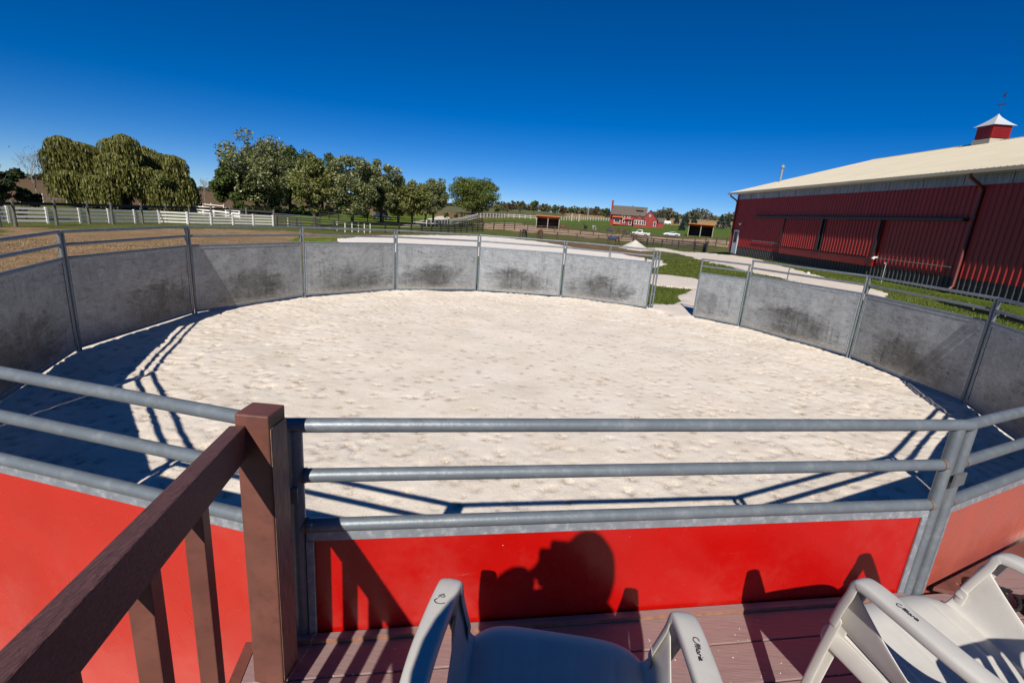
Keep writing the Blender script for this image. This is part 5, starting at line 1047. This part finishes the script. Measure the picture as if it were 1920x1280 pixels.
# low dark rock and shrub bank left of the house
def wheels(t, pts, r, T5):
    for c in pts:
        c = Vector(c); w = MB().tube([T5 @ (c+Vector((0,-.11,0))), T5 @ (c+Vector((0,.11,0)))], r, 16).build('wheel', M['tyre'], t, 40)
        MB().tube([T5 @ (c+Vector((0,-.125,0))), T5 @ (c+Vector((0,.125,0)))], r*.6, 12).build('rim', M['rim'], w, 40)
def vehicle(name, label, cat, x, y, rot, paint, kind, sc=1., group=None):
    z = float(TH(x,y)); t = thing(name, label, cat, (x,y,z), 0, group); T5 = Matrix.Translation((x,y,z)) @ Matrix.Rotation(rot, 4, 'Z') @ Matrix.Scale(sc, 4)
    if kind == 'pickup': prof = [(-2.7,.45),(-2.75,1.0),(-2.6,1.08),(-.55,1.08),(-.50,1.12),(.9,1.12),(1.1,1.10),(2.45,1.0),(2.7,.85),(2.7,.45)]; cab = [(-.65,1.08),(-.5,1.75),(-.2,1.84),(.55,1.82),(1.25,1.12)]
    else: prof = [(-2.3,.4),(-2.35,.85),(-2.15,.98),(-1.4,1.0),(1.0,.98),(2.1,.85),(2.3,.65),(2.3,.4)]; cab = [(-1.75,.98),(-1.0,1.40),(-.3,1.46),(.35,1.42),(1.2,.97)]
    m = MB(); m.extr(prof, -.92, .92, lambda a,b,tt: T5 @ Vector((a,tt,b))); bd = m.build('body', paint, t); md = bd.modifiers.new('b','BEVEL'); md.width = .06; md.segments = 2
    m = MB(); m.extr(cab, -.74, .74, lambda a,b,tt: T5 @ Vector((a,tt,b))); c = m.build('cabin', paint, t); md = c.modifiers.new('b','BEVEL'); md.width = .05
    zb = cab[0][1]+.10; zt_ = max(p[1] for p in cab)-.14; m = MB(); m.extr([(cab[0][0]+.22,zb),(cab[1][0]+.14,zt_),(cab[3][0]-.04,zt_),(cab[4][0]-.28,zb)], -.752, .752, lambda a,b,tt: T5 @ Vector((a,tt,b))); m.build('window', M['glass'], t)
    m = MB(); m.extr([(cab[3][0]+.16,zt_),(cab[4][0]-.06,zb),(cab[4][0]+.0,zb),(cab[3][0]+.2,zt_)], -.62, .62, lambda a,b,tt: T5 @ Vector((a,tt,b))); m.build('windscreen', M['glass'], t)
    if kind == 'pickup': m = MB(); m.box((0,0,0),(1.85,1.5,.04),0,0,T5 @ Matrix.Translation((-1.65,0,1.09))); m.build('load_bed', M['shed_dark'], t)
    wheels(t, [(sx*(1.62 if kind == 'pickup' else 1.35), sy*.86, .38) for sx in (-1,1) for sy in (-1,1)], .38, T5)
    L_ = prof[-1][0]
    for sy in (-1,1): MB().box((0,0,0),(.05,.30,.14),0,0,T5 @ Matrix.Translation((L_-.01,sy*.66,.78))).build('headlight', M['lamp_clear'], t); MB().box((0,0,0),(.05,.20,.22),0,0,T5 @ Matrix.Translation((-L_-.04,sy*.74,.82))).build('tail_light', M['lamp_red'], t)
x,y,h,w = Z['pickup'][0]; vehicle('pickup_truck','white pickup truck parked by the paddock fence below the red house','pickup truck', x, y, 2.75, M['car_white'], 'pickup', .82)
x,y,h,w = Z['sedan'][0]; vehicle('parked_car','silver-white sedan parked right of the pickup truck','car', x, y, 3.0, M['car_silver'], 'sedan', .85)
x,y,h,w = Z['cars2'][0]; vehicle('parked_car','dark car parked in the shade under the row of trees','car', x, y, .4, M['car_dark'], 'sedan', .9)
x,y,h,w = Z['trailer'][0]; z = float(TH(x,y)); t = thing('white_trailer','small white trailer between the spruces right of the red house','trailer',(x,y,z))
MB().box((x,y,z+1.0),(3.0,1.8,1.3),-.3,.08).build('body', M['car_white'], t)
for sx in (-.8,.8): MB().tube([(x+sx*.9,y-.95+sx*-.3,z+.35),(x+sx*.9,y-.8+sx*-.3,z+.35)],.35,12).build('wheel', M['tyre'], t)
MB().tube([(x-1.4,y+.4,z+.45),(x-2.3,y+.7,z+.4)],.05,6).build('tow_bar', M['tyre'], t)
x, y = 31.5, 240.; z = float(TH(x,y)); t = thing('grey_pole','pale grey utility pole in the far tree row left of the red house','pole',(x,y,z)); MB().tube([(x,y,z-.2),(x,y,z+6.)],.22,8).build('shaft', M['strip'], t); MB().box((x,y,z+5.4),(1.4,.12,.12)).build('crossarm', M['strip'], t)
for i, xx in enumerate((20.8, 23.8)):
    yy = 208.; z = float(TH(xx,yy)); t = thing('gate_pillar', ['cream gate pillar on the slope, left of the pair','cream gate pillar on the slope, right of the pair'][i], 'pillar', (xx,yy,z), 0, 'cream pillars on the far slope'); MB().box((xx,yy,z+1.3),(.55,.55,2.9),0,.03).build('shaft', M['shed_post'], t); MB().box((xx,yy,z+2.85),(.8,.8,.22)).build('cap', M['shed_post'], t)
def horse(label, x, y, rot, coat, graze, blanket, sc=.92):
    z = float(TH(x,y)); t = thing('horse', label, 'horse', (x,y,z), rot, 'horses in the paddocks'); t.scale = (sc,sc,sc)
    P = [(-.70,0,1.28,(.24,.20)),(-.35,0,1.24,(.25,.25)),(.05,0,1.20,(.26,.28)),(.45,0,1.22,(.24,.27)),(.68,0,1.30,(.17,.22))]; E = [(0,1),(1,2),(2,3),(3,4)]
    if graze: N_ = [(.92,0,1.15,.14),(1.15,0,.78,.11),(1.28,0,.42,.10),(1.36,0,.22,.075),(1.42,0,.10,.055)]
    else: N_ = [(.88,0,1.55,.15),(1.05,0,1.85,.12),(1.15,0,1.98,.11),(1.38,0,1.86,.085),(1.56,0,1.74,.06)]
    k = len(P); P += N_; E += [(4,k)]+[(k+i,k+i+1) for i in range(4)]
    for sy in (-1,1):
        k = len(P); P += [(.55,sy*.14,.98,.11),(.56,sy*.15,.62,.065),(.56,sy*.15,.34,.045),(.57,sy*.15,.12,.045),(.60,sy*.15,.03,.06)]; E += [(3,k)]+[(k+i,k+i+1) for i in range(4)]
        k = len(P); P += [(-.66,sy*.15,1.0,.15),(-.50,sy*.16,.80,.10),(-.72,sy*.16,.52,.055),(-.68,sy*.16,.25,.045),(-.64,sy*.16,.03,.06)]; E += [(0,k)]+[(k+i,k+i+1) for i in range(4)]
        hd_ = (1.12,sy*.06,2.08) if not graze else (1.22,sy*.07,.58); k = len(P); P.append((*hd_,.028)); E.append((7,k)) 
    skinned('body', P, E, M[coat], t, 2, 1)
    skinned('tail', [(-.90,0,1.30,.05),(-1.0,0,1.05,.06),(-1.02,0,.70,.06),(-1.0,0,.42,.03)], [(0,1),(1,2),(2,3)], M['mane'], t, 1, 0)
    mp_ = [(.72,0,1.56,.04),(.86,0,1.74,.05),(1.0,0,1.98,.05),(1.10,0,2.06,.03)] if not graze else [(.74,0,1.46,.04),(.98,0,1.28,.05),(1.20,0,.95,.05),(1.30,0,.62,.03)]
    skinned('mane', mp_, [(0,1),(1,2),(2,3)], M['mane'], t, 1, 0)
    if blanket: skinned('blanket', [(-.86,0,1.22,(.27,.24)),(-.35,0,1.17,(.30,.30)),(.05,0,1.13,(.31,.33)),(.50,0,1.19,(.28,.31)),(.68,0,1.26,(.2,.25))], [(0,1),(1,2),(2,3),(3,4)], M['blanket'], t, 2, 1)
HL = [('brown horse grazing right beside the orange-roofed shed','horse_bay',.1,True,False),('black horse standing on the track right of the orange-roofed shed','horse_black',1.9,False,False),('pale grey horse just right of the black one on the track','horse_grey',.9,True,False),
 ('horse in a blue blanket standing left of the pickup truck','horse_bay',.3,False,True),('dark brown horse between the blanketed horse and pickup','horse_brown',2.8,True,False),('black horse grazing behind the far pen panels, nearest the arena','horse_black',1.3,True,False),
 ('brown horse grazing beyond the arena, right of the black grazing horse','horse_bay',1.9,True,False),('blue-blanketed horse grazing just left of the sand pile','horse_brown',.2,True,True),('dark horse right behind the sand pile near the fence','horse_black',3.0,True,False)]
for (x,y,h,w), (lb, co, ro, gr, bl) in zip(Z['horses'], HL): horse(lb, x, y, ro, co, gr, bl)
